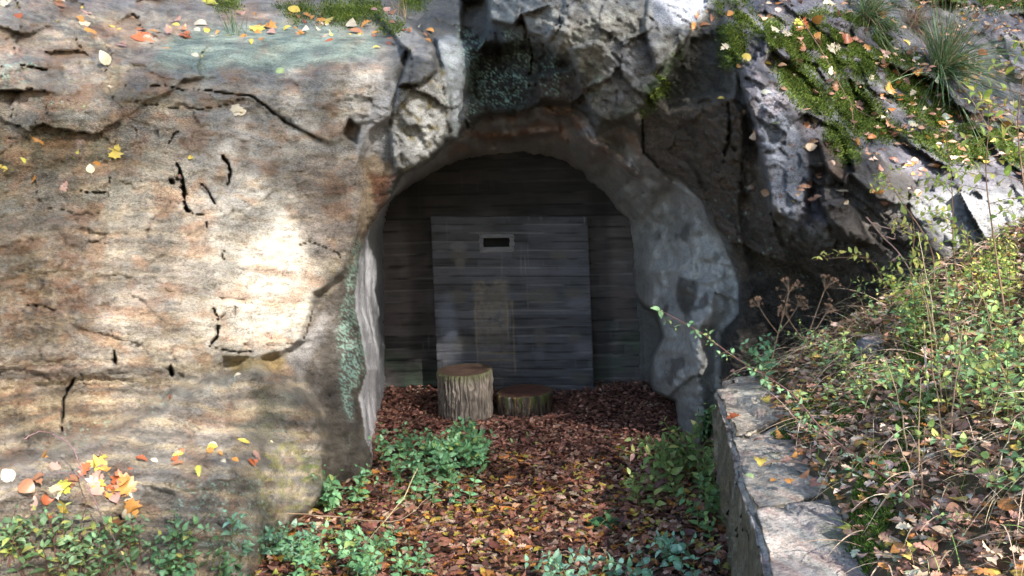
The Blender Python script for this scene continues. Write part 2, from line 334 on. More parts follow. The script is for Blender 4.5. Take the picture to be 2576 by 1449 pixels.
# folds of the ceiling
fold, fs = linedist([(1376,275),(1440,282),(1462,330),(1530,380),(1600,435)], U + nA * 6, Vv + nB * 6)
Dl -= sst(24, 0, fold) * .22 * bulge
fold2, _ = linedist([(1230,345),(1300,338),(1400,330),(1420,350)], U + nA * 6, Vv + nB * 6)
Dl -= sst(18, 0, fold2) * .15 * bulge
Dl = np.minimum(Dl, DB - .3 * (1 - te))
Dl = np.where(si > -2, DB + np.maximum(si + 2, 0) * .05 + .01, Dl)
D = np.where(inl, Dl, D)
D = np.maximum(D, 2.5)
PTS = P(U, Vv, D)
# keep the rock from running under the floor too far and give normals
gx = np.gradient(PTS, axis=1); gy = np.gradient(PTS, axis=0)
NRM = np.cross(gy, gx); NRM /= np.linalg.norm(NRM, axis=-1, keepdims=True) + 1e-9
NRM *= np.sign(-(NRM * ray(U, Vv)).sum(-1))[..., None]
NRM[~np.isfinite(NRM)] = 0

# ------------------------------------------------------------------ pigment of the rock (some light and shade painted in)
def c3(*c): return np.array(c, float)
C = np.zeros(U.shape + (3,)) + c3(.20, .19, .18)
WET = np.zeros(U.shape) + .15
def paint(mask, col, k=1.0):
    global C
    C = lerp(C, np.broadcast_to(c3(*col), C.shape), np.clip(mask * k, 0, 1)[..., None])
def wetten(mask, k): 
    global WET
    WET = lerp(WET, k, np.clip(mask, 0, 1))
n1 = fbm(U / 120, Vv / 90, 4, 61); n2 = fbm(U / 45, Vv / 30, 4, 62); n3 = fbm(U / 14, Vv / 10, 3, 63); n4 = fbm(U / 200, Vv / 160, 3, 64)
n5 = fbm(U / 5, Vv / 5, 2, 65); st2 = fbm(U / 90, band / 9, 3, 66, .6)
# left gneiss
paint(left, (.37, .29, .20))
paint(left * sst(-.1, .5, strata), (.50, .38, .24), .8)
paint(left * sst(.05, -.5, strata), (.20, .16, .12), .75)
paint(left * sst(.15, .5, st2), (.62, .52, .38), .6)
paint(left * sst(-.1, -.4, st2), (.14, .12, .10), .6)
paint(left * sst(.05, .4, n4) , (.33, .19, .14), .55)
paint(left * sst(450, 150, U) * sst(.0, .35, n1), (.40, .21, .15), .7)
paint(left * sst(500, 100, U + n1 * 200) * sst(250, 500, Vv), (.34, .21, .12), .5)
paint(left * sst(.0, .35, -n1 + .1), (.17, .14, .075), .55 )
paint(left * sst(600, 300, Vv) * sst(.0, .3, n2), (.11, .11, .06), .8)
paint(left * sst(480, 260, Vv) * sst(400, 700, U), (.30, .285, .265), .8)
paint(left * sst(.12, .35, fbm(U / 30, Vv / 22, 4, 68)), (.24, .23, .21), .65)
m9 = fbm(U / 55, band / 22, 5, 140, .65); paint(left * sst(.05, .3, m9), (.22, .105, .05), .6); paint(left * sst(.08, .3, -m9), (.10, .085, .07), .6)
m10 = fbm(U / 16, Vv / 11, 4, 141, .65); paint(left * sst(.05, .3, m10), (.58, .50, .38), .5); paint(left * sst(.1, .32, -m10), (.085, .065, .045), .55)
paint(left * sst(560, 250, U + n1 * 220) * sst(120, 330, Vv) * sst(700, 480, Vv) * sst(-.4, .1, n2), (.10, .09, .045), .75)
paint(pm([(560,500),(780,480),(800,740),(760,870),(560,880),(480,760),(520,600)], 70), (.60, .55, .46), .7)  # sunlit patch: sunshine put into the rock colour as a paler tone
paint(pm([(520,260),(860,200),(1000,110),(990,240),(900,330),(880,420),(760,400),(700,560),(520,600),(480,420)], 60, 2) * sst(-.4, .1, n2 + .3 * st2), (.46, .44, .41), .75)
paint(pm([(300,620),(600,600),(620,900),(420,930),(250,860)], 70) * sst(-.2, .3, st2), (.58, .49, .37), .55)
paint(left * sst(930, 1010, Vv) * sst(-.2, .3, strata), (.42, .33, .23), .6)
paint(left * sst(1060, 1200, Vv), (.22, .20, .18), .6)
paint(left * sst(1060, 1200, Vv) * sst(.1, .45, st2), (.42, .34, .24), .6)
LEDGE = [(370,175),(430,85),(560,62),(760,55),(900,75),(975,92),(940,140),(790,165),(700,185),(600,170),(480,185)]
paint(pm(LEDGE, 14) * sst(-.9, .1, n2 + .4 * n1), (.25, .30, .26), .85)
paint(left * sst(60, 0, Vv) * sst(300, 200, abs(U - 420)), (.16, .15, .17), .7)
paint(pm([(440,160),(560,190),(560,250),(470,280),(430,220)], 20) * sst(-.1, .3, n2), (.27, .34, .27), .7)
paint(pm([(330,165),(400,150),(500,200),(560,190),(640,210),(600,235),(400,230),(320,240)], 14), (.15, .11, .09), .6)
paint(pm([(740,400),(900,400),(900,600),(800,660),(760,560)], 30), (.14, .085, .055), .75)
paint(pm([(780,380),(840,380),(870,680),(800,640)], 20) * sst(.1, .4, st2), (.40, .28, .16), .6)
paint(pm([(860,340),(985,330),(1000,215),(1010,120),(960,200),(900,300)], 10), (.34, .33, .34), .8)
# olive and yellow algae stains low down, some yellow sunlight painted in
paint(pm([(560,1088),(610,1010),(690,960),(800,1000),(730,1088)], 14, 2.2) * sst(-.35, .1, n2), (.12, .11, .03), .8)
paint(pm([(650,1000),(680,985),(690,1085),(655,1085)], 9, 1.6) * sst(-.2, .2, n3), (.22, .24, .02), .7)
C = lerp(C, c3(.36, .35, .335) * (1 + .5 * n2)[..., None], (left * .38 * sst(-.4, .3, n4 + .5 * n2 + .3 * (U > 300)))[..., None])
paint(left * sst(.0, .3, fbm(U / 90, band / 60, 4, 170)), (.33, .17, .085), .5)
paint(pm(LEDGE, 14) * sst(-.9, .1, n2 + .4 * n1), (.24, .31, .26), .75)
bs = np.sin(band / 8.5 + 3.0 * fbm(U / 120, Vv / 60, 3, 160)) + .8 * fbm(U / 40, band / 6, 3, 161)
paint(left * sst(.3, 1.1, bs) * (1 - pm(LEDGE, 14)) * (.25 + .6 * sst(880, 960, Vv)), (.55, .44, .29), .8)
paint(left * sst(-.3, -1.1, bs) * (1 - pm(LEDGE, 14)) * (.2 + .65 * sst(880, 960, Vv)), (.135, .12, .10), .8)
paint(pm([(640,1100),(760,1100),(800,1180),(780,1280),(690,1330),(640,1230)], 30, 2.2) * sst(-.1, .3, n2 + .5 * n3), (.33, .31, .10), .7)  # bulge's yellow sunlight painted into its olive colour
paint(pm([(770,1150),(800,1150),(800,1210),(765,1210)], 8, 2) * sst(-.2, .2, n3), (.14, .20, .04), .8)
paint(pm([(560,895),(650,900),(740,890),(700,930),(580,940)], 10), (.24, .17, .05), .7)
paint(left * pm([(400,130),(200,350),(170,420),(250,300),(330,200)], 14) , (.30, .23, .22), .6)
wetten(left, .62); wetten(pm([(740,370),(910,370),(910,620),(860,720),(760,700)], 25), 1); wetten(pm(LEDGE, 20), .2)
wetten(pm([(-500,200),(500,250),(520,520),(-500,600)], 40), .85)
# middle: grey, dark and lilac rock
paint(ctr, (.11, .108, .10)); wetten(ctr, .7)
paint(ctr * sst(-.05, .06, id1), (.17, .165, .16), .5)
paint(ctr * sst(.0, .4, n2), (.08, .075, .07), .6)
BIG = [(1217,-460),(1800,-460),(1790,20),(1720,110),(1640,210),(1600,280),(1540,310),(1490,280),(1450,160),(1400,130),(1340,85),(1310,60),(1228,52)]
paint(pm(BIG, 10), (.26, .255, .24)); paint(pm(BIG, 10) * sst(.0, .25, n2), (.13, .125, .115), .85); paint(pm(BIG, 8) * sst(.05, .25, fbm(U/25, Vv/25, 4, 70)), (.38, .39, .35), .7); paint(pm(BIG, 8) * sst(.0, .25, fbm(U/34+7, Vv/34, 4, 76)) * sst(60, 200, Vv), (.09, .10, .07), .7)
paint(pm([(1540,100),(1660,90),(1640,220),(1560,290),(1500,280)], 20), (.24, .25, .30), .6)
paint(pm([(1640,-60),(1800,-60),(1790,20),(1740,60),(1640,70)], 16), (.40, .43, .52), .8); wetten(pm([(1640,-60),(1800,-60),(1790,20),(1740,60),(1640,70)], 16), .9)  # sky reflection on this wet face painted as pale blue
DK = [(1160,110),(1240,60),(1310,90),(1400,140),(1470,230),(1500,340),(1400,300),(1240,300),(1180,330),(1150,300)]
paint(pm(DK, 14), (.045, .043, .038), .92)  # recess under the overhang: its shade painted into the rock
paint(pm([(1340,210),(1470,190),(1480,250),(1400,270),(1350,260)], 10), (.13, .10, .08), .7)
paint(pm([(1000,222),(1049,216),(1121,168),(1131,306),(1110,367),(1024,438),(990,420),(983,331)], 8), (.36, .36, .35)); wetten(pm([(1000,222),(1121,168),(1131,306),(1110,367),(1024,438),(985,420)], 12), 1)
paint(pm([(1000,222),(1121,168),(1131,306),(1110,367),(1024,438),(985,420)], 8) * sst(.1, .4, fbm(U/28, Vv/28, 4, 71)), (.22, .17, .04), .8)
paint(pm([(1092,96),(1160,88),(1180,200),(1172,300),(1140,360),(1120,180)], 8), (.34, .37, .40), .9); wetten(pm([(1092,96),(1160,88),(1180,200),(1172,300),(1140,360)], 8), .7)
paint(pm([(942,31),(978,20),(1024,56),(1060,92),(1092,122),(1090,150),(1040,140),(1000,100)], 6), (.36, .34, .32))
# dark brown underside on the right of the mouth
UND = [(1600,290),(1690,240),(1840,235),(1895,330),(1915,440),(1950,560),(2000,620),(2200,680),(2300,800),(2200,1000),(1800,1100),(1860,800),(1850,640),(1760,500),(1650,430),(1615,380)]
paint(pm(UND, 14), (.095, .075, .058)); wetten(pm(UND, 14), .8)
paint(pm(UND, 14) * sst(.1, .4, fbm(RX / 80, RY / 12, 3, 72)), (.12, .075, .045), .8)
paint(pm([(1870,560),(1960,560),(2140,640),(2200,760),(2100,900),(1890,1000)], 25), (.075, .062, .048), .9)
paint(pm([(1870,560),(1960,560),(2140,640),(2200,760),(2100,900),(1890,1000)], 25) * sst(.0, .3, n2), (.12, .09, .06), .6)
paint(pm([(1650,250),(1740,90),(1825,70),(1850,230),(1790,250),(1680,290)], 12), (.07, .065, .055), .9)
# right slope: lilac grey, moss patches
RS = [(1860,60),(2000,-500),(3000,-500),(3000,700),(2500,640),(2300,600),(2200,560),(2060,560),(1990,580),(1940,480),(1900,330),(1870,200)]
paint(pm(RS, 12), (.21, .20, .235)); wetten(pm(RS, 12), .75)
paint(pm(RS, 12) * sst(.05, .35, fbm(RX / 60, RY / 25, 4, 73)), (.085, .075, .07), .8)
paint(pm(RS, 12) * sst(.1, .35, fbm(U / 30, Vv / 30, 4, 74)), (.31, .29, .30), .6)
paint(pm([(1905,210),(1960,230),(2020,380),(2040,470),(1990,570),(1950,500),(1925,400)], 10), (.25, .28, .35), .85); wetten(pm([(1905,210),(1960,230),(2020,380),(2040,470),(1990,570),(1950,500)], 10), .8)  # sky sheen on the buttress face put into its blue-grey colour
paint(pm([(1900,185),(1990,210),(2010,280),(1930,300)], 14) * sst(-.2, .2, n2), (.38, .34, .38), .8)  # lilac highlight painted on the sky-lit facet
paint(pm([(2040,350),(2200,380),(2320,470),(2300,640),(2100,620),(2040,440)], 12) * sst(-.7, .1, n2 + .2), (.10, .088, .078), .95)
paint(pm([(2060,350),(2130,350),(2130,460),(2090,450)], 10), (.19, .13, .10), .7)
paint(pm([(2240,520),(2400,470),(2600,480),(2700,620),(2400,620)], 24), (.44, .44, .44), .8)  # brightly lit rock: part of the sunlight is in this pale colour
paint(pm([(1900,245),(2000,260),(2010,320),(1930,330)], 12) * sst(.0, .2, n3), (.03, .03, .035), .8)
# moss mask
mossn = fbm(RX / 75, RY / 40, 4, 81); MB = np.zeros(U.shape)
for pl, k in (([(1880,60),(2100,20),(2250,60),(2240,200),(2120,190),(1960,160)], .75), ([(1950,165),(2020,165),(2095,240),(2090,290),(2010,262),(1965,215)], 1.25), ([(2098,195),(2170,210),(2230,300),(2260,350),(2180,350),(2090,270)], 1.25),
              ([(2080,300),(2130,320),(2160,400),(2120,405),(2082,350)], 1.35), ([(2230,170),(2330,190),(2400,270),(2390,350),(2300,300),(2240,240)], .95), ([(2190,130),(2250,125),(2320,150),(2300,168),(2230,158)], 1.3), ([(2250,320),(2420,330),(2560,420),(2400,410)], .7),
              ([(1812,75),(1850,60),(1880,100),(1870,150),(1822,160)], 1.15), ([(1790,10),(1880,0),(1900,60),(1840,70)], .8), ([(2380,300),(2600,330),(2700,440),(2480,400)], .7), ([(2200,-200),(2700,-200),(2700,30),(2300,10)], .8),
              ([(810,5),(900,-5),(955,10),(960,45),(880,60),(800,50)], 1.25), ([(700,20),(770,5),(800,40),(740,50)], 1.0), ([(540,0),(600,-10),(600,20),(550,22)], 1), ([(960,50),(1010,60),(1000,75),(955,70)], .9), ([(1000,-20),(1080,-20),(1060,20),(1010,20)], .9), ([(1630,190),(1690,150),(1670,240),(1610,280)], .35)):
    MB = np.maximum(MB, pm(pl, 22) * sst(.17, .31, .5 * k + mossn * .6 - .05))
MB *= (~inl)
paint(pm([(1570,280),(1640,190),(1720,110),(1700,200),(1640,270),(1590,320)], 18) * sst(-.2, .2, n2), (.06, .10, .035), .8)
paint(MB, (.075, .12, .02)); paint(MB * sst(0, .4, n3), (.14, .19, .03), .7); wetten(MB, 0)
D -= MB * (.030 + .02 * n3)
# lichens: mint speckle
spk = sst(.06, .22, fbm(U / 4.2, Vv / 4.2, 2, 91)); MINT = (.36, .55, .45)
def lichen(poly, dens, soft=16, col=MINT):
    a = fbm(U / 22, Vv / 22, 3, 92); sp_ = fbm(U / 4.6, Vv / 4.6, 2, 91)
    th = .52 - .55 * dens - .45 * a
    paint(pm(poly, soft) * sst(th, th + .14, sp_), col, .95)
LCOL = [(885,610),(905,600),(915,650),(896,740),(905,790),(925,880),(920,940),(895,990),(880,1050),(862,1030),(852,900),(845,830),(870,740),(878,660)]
lichen([(440,1210),(640,1200),(690,1260),(650,1400),(540,1400),(450,1330)], .5); lichen([(60,1140),(180,1060),(270,1060),(240,1110),(80,1160)], .35)
lichen([(345,1020),(420,985),(445,1000),(400,1040),(350,1050)], .4); lichen([(190,1100),(280,1060),(300,1100),(220,1130)], .4); lichen([(460,965),(640,930),(660,950),(520,975)], .3)
lichen([(600,1070),(700,1080),(760,1060),(700,1100)], .3); lichen([(0,140),(115,150),(60,215),(0,215)], .5); lichen([(80,270),(150,210),(220,210),(160,280)], .3)
lichen([(1150,60),(1230,110),(1270,180),(1330,200),(1320,270),(1200,270),(1165,180)], .75); lichen([(1170,170),(1215,180),(1230,240),(1190,250)], .9, 10); lichen([(1260,60),(1340,100),(1345,180),(1280,170)], .75, col=(.33, .42, .30)); lichen([(1365,140),(1415,140),(1405,235),(1370,240)], .6)
lichen([(1180,240),(1215,250),(1200,300),(1140,360),(1120,350),(1160,290)], .55); lichen([(1100,90),(1150,130),(1140,300),(1115,300)], .3); lichen([(1485,190),(1515,195),(1510,240),(1490,235)], .5)
lichen([(965,480),(990,470),(985,510),(968,500)], .6); lichen([(1900,560),(2100,600),(2200,800),(1950,900),(1880,700)], .1, 40); lichen([(1200,80),(1500,80),(1650,300),(1200,300)], .03, 30)
lichen([(700,780),(730,830),(650,760)], .1); lichen([(1600,500),(1900,480),(1960,700),(1850,800)], .02, 40)
# shotcrete apron left of the mouth
AP = [(780,800),(900,600),(960,528),(925,500),(912,560),(880,640),(868,690),(795,745),(784,800),(765,860),(715,900),(820,1020),(835,1290),(945,1290),(932,1150),(915,1070),(903,1000),(924,930),(918,880),(898,800),(893,740),(905,650)]
paint(pm(AP, 8), (.14, .12, .10), .95); paint(pm(AP, 8) * sst(.0, .35, n2), (.24, .22, .20), .7); wetten(pm(AP, 8), .55)
paint(pm([(720,900),(760,850),(815,790),(815,850),(780,900),(760,960)], 12), (.36, .34, .33), .8)
paint(pm([(815,1020),(860,1060),(900,1140),(930,1290),(820,1290)], 12), (.11, .095, .075), .7)
lichen(LCOL, 1.0, 6); lichen([(850,950),(890,980),(880,1120),(860,1100)], .35, 12)
# concrete smear near (930,480), rust
paint(pm([(905,300),(990,200),(985,330),(970,400),(950,440),(910,420),(885,350)], 10), (.36, .36, .37), .8)
paint(pm([(905,400),(950,390),(985,420),(960,480),(985,500),(930,580),(905,600),(900,520),(920,470)], 8), (.30, .22, .14), .85)
paint(pm([(925,435),(990,440),(985,475),(970,520),(950,520)], 7), (.13, .05, .025), .85); wetten(pm([(905,400),(985,420),(985,500),(930,600)], 8), 1)
paint(pm([(430,1000),(520,960),(650,912),(690,952),(800,1018),(795,1048),(690,990),(640,955),(450,1018)], 8, 1.8) * sst(-.3, .2, n2), (.34, .34, .30), .5)  # slab's top edge painted paler, standing in for skylight on the ledge
paint(pm([(-500,1240),(60,1160),(300,1065),(440,1005),(450,1020),(300,1095),(60,1190),(-500,1280)], 10, 1.8) * sst(-.3, .2, n2), (.33, .31, .27), .35)  # same painted skylight along the ledge further left
paint(pm([(1850,700),(1960,700),(1990,1100),(1800,1100),(1812,850)], 8), (.04, .035, .03), .9)  # lit chunk beside the hollow darkened with painted shade
paint(CRM, (.03, .025, .02), .7); paint(fine * left, (.12, .10, .08), .4)
paint(crk * 12, (.05, .045, .04), .7)
# tunnel lining
li = inl.astype(float)
paint(li, (.27, .27, .275)); paint(li * (U > 1560) * sst(420, 560, Vv), (.34, .345, .34)); paint(li * sst(.0, .35, n1), (.20, .195, .19), .6); paint(li * sst(.1, .4, n2), (.38, .38, .385), .4)
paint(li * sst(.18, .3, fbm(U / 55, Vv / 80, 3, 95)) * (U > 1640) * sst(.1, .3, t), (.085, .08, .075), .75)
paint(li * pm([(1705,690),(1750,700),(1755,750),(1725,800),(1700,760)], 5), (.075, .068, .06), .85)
paint(li * (U < 1000) * sst(600, 680, Vv) * sst(.9, .4, t), (.74, .74, .78), .97)  # left strip whitened: light from the open side put into its colour
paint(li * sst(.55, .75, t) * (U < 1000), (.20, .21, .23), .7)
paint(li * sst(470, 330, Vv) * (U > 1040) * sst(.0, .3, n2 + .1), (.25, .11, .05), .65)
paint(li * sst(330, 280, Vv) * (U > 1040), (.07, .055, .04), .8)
paint(li * pm([(1470,300),(1540,320),(1610,340),(1610,430),(1540,410),(1480,360)], 8) * sst(-.1, .15, fbm(U / 20, Vv / 40, 3, 151)), (.42, .42, .44), .8)
paint(li * sst(.45, .7, t) * sst(480, 400, Vv) * (U > 1000), (.30, .285, .26), .7)
paint(li * sst(16, 2, fold) * sst(-.3, .2, n3) , (.30, .14, .06), .5); paint(li * sst(14, 2, abs(fold - 26)), (.30, .29, .28), .6)
paint(li * sst(14, 3, fold2), (.26, .12, .055), .45)
paint(li * rear * (U > 1590), (.085, .085, .082), .9)  # rear lining darkened in colour, standing in for missing skylight
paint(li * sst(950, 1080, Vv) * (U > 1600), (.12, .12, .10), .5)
lichen([(1640,900),(1700,940),(1690,1010),(1640,980)], .1, 14)
wetten(li, .35); wetten(li * sst(470, 330, Vv), .8); wetten(li * sst(22, 5, fold), 1)

PTS = P(U, Vv, D)
idx = np.arange(nV * nU).reshape(nV, nU)
quad = np.stack([idx[:-1, :-1], idx[1:, :-1], idx[1:, 1:], idx[:-1, 1:]], -1).reshape(-1, 4)
def cell(a): return .25 * (a[:-1, :-1] + a[1:, :-1] + a[1:, 1:] + a[:-1, 1:])
ci, co_ = cell(si), cell(so_)
hid = cell(PTS[..., 2]) < cell(H(PTS[..., 0], PTS[..., 1])) - .6
def sub_mesh(name, sel, mat, **k):
    f = quad[sel.ravel()]; used, inv = np.unique(f, return_inverse=True)
    return mesh_np(name, PTS.reshape(-1, 3)[used], inv.reshape(-1, 4), mat, cols=C.reshape(-1, 3)[used], wet=WET.ravel()[used], **k)
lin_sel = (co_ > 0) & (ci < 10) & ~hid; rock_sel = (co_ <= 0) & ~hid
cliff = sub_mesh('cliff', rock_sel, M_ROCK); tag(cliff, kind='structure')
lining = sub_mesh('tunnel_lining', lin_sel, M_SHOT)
tag(lining, 'lumpy grey sprayed concrete lining of the tunnel mouth with rusty folds overhead', 'tunnel lining')

def samp(u, v):
    """position and normal on the relief at picture-plane parameters"""
    x = np.clip((np.asarray(u, float) - us[0]) / S, 0, nU - 1.001); y = np.clip((np.asarray(v, float) - vs[0]) / S, 0, nV - 1.001)
    i = x.astype(int); j = y.astype(int); fx = (x - i)[..., None]; fy = (y - j)[..., None]
    def b(A): return (A[j, i] * (1 - fx) + A[j, i + 1] * fx) * (1 - fy) + (A[j + 1, i] * (1 - fx) + A[j + 1, i + 1] * fx) * fy
    n = b(NRM); return b(PTS), n / (np.linalg.norm(n, axis=-1, keepdims=True) + 1e-9)
def sampm(A, u, v):
    i = np.clip(((u - us[0]) / S).astype(int), 0, nU - 1); j = np.clip(((v - vs[0]) / S).astype(int), 0, nV - 1); return A[j, i]

# hill behind the cliff: closes the scene from above and behind
def hill():
    xs = np.linspace(-14, 16, 61); ys = np.linspace(9.3, 30, 40); X, Y = np.meshgrid(xs, ys)
    Z = 3.4 + .33 * (Y - 8) + .4 * fbm(X / 3, Y / 3, 4, 101)
    V = np.stack([X, Y, Z], -1).reshape(-1, 3); n = len(xs); I = np.arange(len(ys) * n).reshape(len(ys), n)
    q = np.stack([I[:-1, :-1], I[:-1, 1:], I[1:, 1:], I[1:, :-1]], -1).reshape(-1, 4)
    c = lerp(c3(.10, .07, .04), c3(.07, .09, .03), sst(-.3, .3, fbm(X, Y, 3, 102))[..., None]).reshape(-1, 3)
    o = mesh_np('hill', V, q, M_SOIL, cols=c, wet=c[:, 0] * 0); tag(o, kind='structure')
hill()
# ground sheet: fine near the camera, coarse to the horizon
def ground():
    def sheet(xs, ys):
        X, Y = np.meshgrid(xs, ys); return X, Y
    a = np.concatenate([-np.geomspace(60, 3.6, 14), np.arange(-3.5, 5.5, .05), np.geomspace(5.6, 60, 14)])
    b = np.concatenate([-np.geomspace(60, 1.2, 12), np.arange(-1.1, 9.6, .05), np.geomspace(9.8, 60, 12)])
    X, Y = sheet(a, b); Z = H(X, Y); V = np.stack([X, Y, Z], -1).reshape(-1, 3)
    far = np.hypot(X, Y - 4) > 14; 
    n = len(a); I = np.arange(len(b) * n).reshape(len(b), n)
    q = np.stack([I[:-1, :-1], I[:-1, 1:], I[1:, 1:], I[1:, :-1]], -1).reshape(-1, 4)
    nn = fbm(X * 3, Y * 3, 4, 103); c = lerp(c3(.035, .022, .016), c3(.09, .05, .03), sst(-.3, .4, nn)[..., None])
    bank = sst(.1, .4, X - wall_x(Y)); c = lerp(c, lerp(c3(.13, .09, .055), c3(.07, .10, .03), sst(-.1, .3, nn)[..., None]), bank[..., None]).reshape(-1, 3)
    o = mesh_np('ground', V, q, M_SOIL, cols=c, wet=c[:, 0] * 0 + .35); tag(o, kind='structure')
ground()
def gpt(u, v):
    """where the ray of a picture point meets the ground sheet"""
    r = ray(u, v); ds = np.arange(1.3, 9.0, .02); q = CC + r[None] * ds[:, None]
    m = q[:, 2] < H(q[:, 0], q[:, 1]); return q[np.argmax(m)] if m.any() else q[-1]

# ================================================================== CONCRETE
def board_cols(X, Z, seed, base, nb=.105):
    """board-marked concrete: X, Z in metres"""
    zz = Z + .004 * perlin(X * 1.3, Z * 3, seed); k = np.floor(zz / nb); fr = zz / nb - k
    r = np.random.default_rng(seed).uniform(-1, 1, 200); tone = r[(k.astype(int) % 200)]
    joint = np.floor(X / 1.1 + r[(k.astype(int) * 7) % 200] * 3); tone = tone * .6 + .5 * r[((joint * 13 + k * 5).astype(int)) % 200]
    grain = fbm(X * 2.2, Z * 55, 4, seed + 1); blot = fbm(X * 2.5, Z * 4, 4, seed + 2)
    line = sst(.13, .04, np.minimum(fr, 1 - fr))
    c = np.array(base)[None, None] * (1 + .48 * tone + .6 * grain + .7 * blot)[..., None]
    c *= (1 - .8 * line * sst(-.3, .1, fbm(X * 3, Z * 9, 2, seed + 4)))[..., None]
    c = lerp(c, c3(.20, .20, .21), (line * sst(.0, .18, fbm(X * 1.3 + 5, Z * 11, 2, seed + 5)) * .5)[..., None])
    drip = sst(.25, .5, fbm(X * 26, Z * 1.6, 3, seed + 6)) * sst(.0, .3, fbm(X * 1.5, Z * 2, 2, seed + 7))
    c = lerp(c, c3(.17, .17, .18), (drip * .5)[..., None])
    return np.clip(c, .01, 1), line, (grain, tone)
def back_wall():
    xs = np.arange(-3.2, 3.2, .016); zs = np.arange(-.4, 3.9, .016); X, Z = np.meshgrid(xs, zs)
    c, line, (g, t_) = board_cols(X, Z, 210, (.066, .064, .068), .13)
    c = lerp(c, c * c3(.8, 1.15, .85), (sst(1.0, .2, Z) * sst(-.2, .3, fbm(X * 2, Z * 3, 3, 215)))[..., None])
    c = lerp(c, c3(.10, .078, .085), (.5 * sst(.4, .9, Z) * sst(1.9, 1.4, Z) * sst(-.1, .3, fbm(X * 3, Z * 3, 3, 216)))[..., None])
    c *= (1 - .74 * sst(1.75, 2.15, Z + .1 * fbm(X * 2, Z * 2, 3, 218)))[..., None] * c3(1, .93, .86)    # shade under the vault painted into the upper wall
    # old run-off and the slab's painted shade darken the concrete either side
    e = np.minimum(abs(X + 1.03), abs(X - .98)); c *= (1 - .45 * sst(.17, .05, e + .03 * fbm(X * 4, Z * 4, 2, 217)))[..., None]
    Y = YB + .004 * line - .004 * g - .005 * t_
    V = np.stack([X, Y, Z], -1).reshape(-1, 3); n = len(xs); I = np.arange(len(zs) * n).reshape(len(zs), n)
    q = np.stack([I[:-1, :-1], I[:-1, 1:], I[1:, 1:], I[1:, :-1]], -1).reshape(-1, 4)
    b0 = len(V); K = np.array([[-3.2, YB + .4, -.4], [3.184, YB + .4, -.4], [3.184, YB + .4, 3.888], [-3.2, YB + .4, 3.888]])
    V = np.concatenate([V, K]); q2 = [[b0 + 1, b0, b0 + 3, b0 + 2], [I[0, 0], b0, b0 + 1, I[0, -1]], [I[-1, 0], I[-1, -1], b0 + 2, b0 + 3], [I[0, 0], I[-1, 0], b0 + 3, b0], [I[0, -1], b0 + 1, b0 + 2, I[-1, -1]]]
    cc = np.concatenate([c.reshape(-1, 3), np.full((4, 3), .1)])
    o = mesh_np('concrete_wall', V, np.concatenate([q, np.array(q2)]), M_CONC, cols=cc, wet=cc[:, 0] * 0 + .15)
    tag(o, 'dark board-marked concrete wall closing the back of the tunnel', 'wall')
M_CONC = rock_mat('board_marked_concrete', (.6, 1, 2), .3, 70, .35)
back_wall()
def bx(x0, x1, y0, y1, z0, z1):
    v = np.array([(x, y, z) for x in (x0, x1) for y in (y0, y1) for z in (z0, z1)], float)
    return v, np.array([[0, 1, 3, 2], [4, 6, 7, 5], [0, 4, 5, 1], [2, 3, 7, 6], [0, 2, 6, 4], [1, 5, 7, 3]])
def onplane(u, v, y):
    r = ray(u, v); return CC + r * (y / r[..., 1])
YF = 8.62
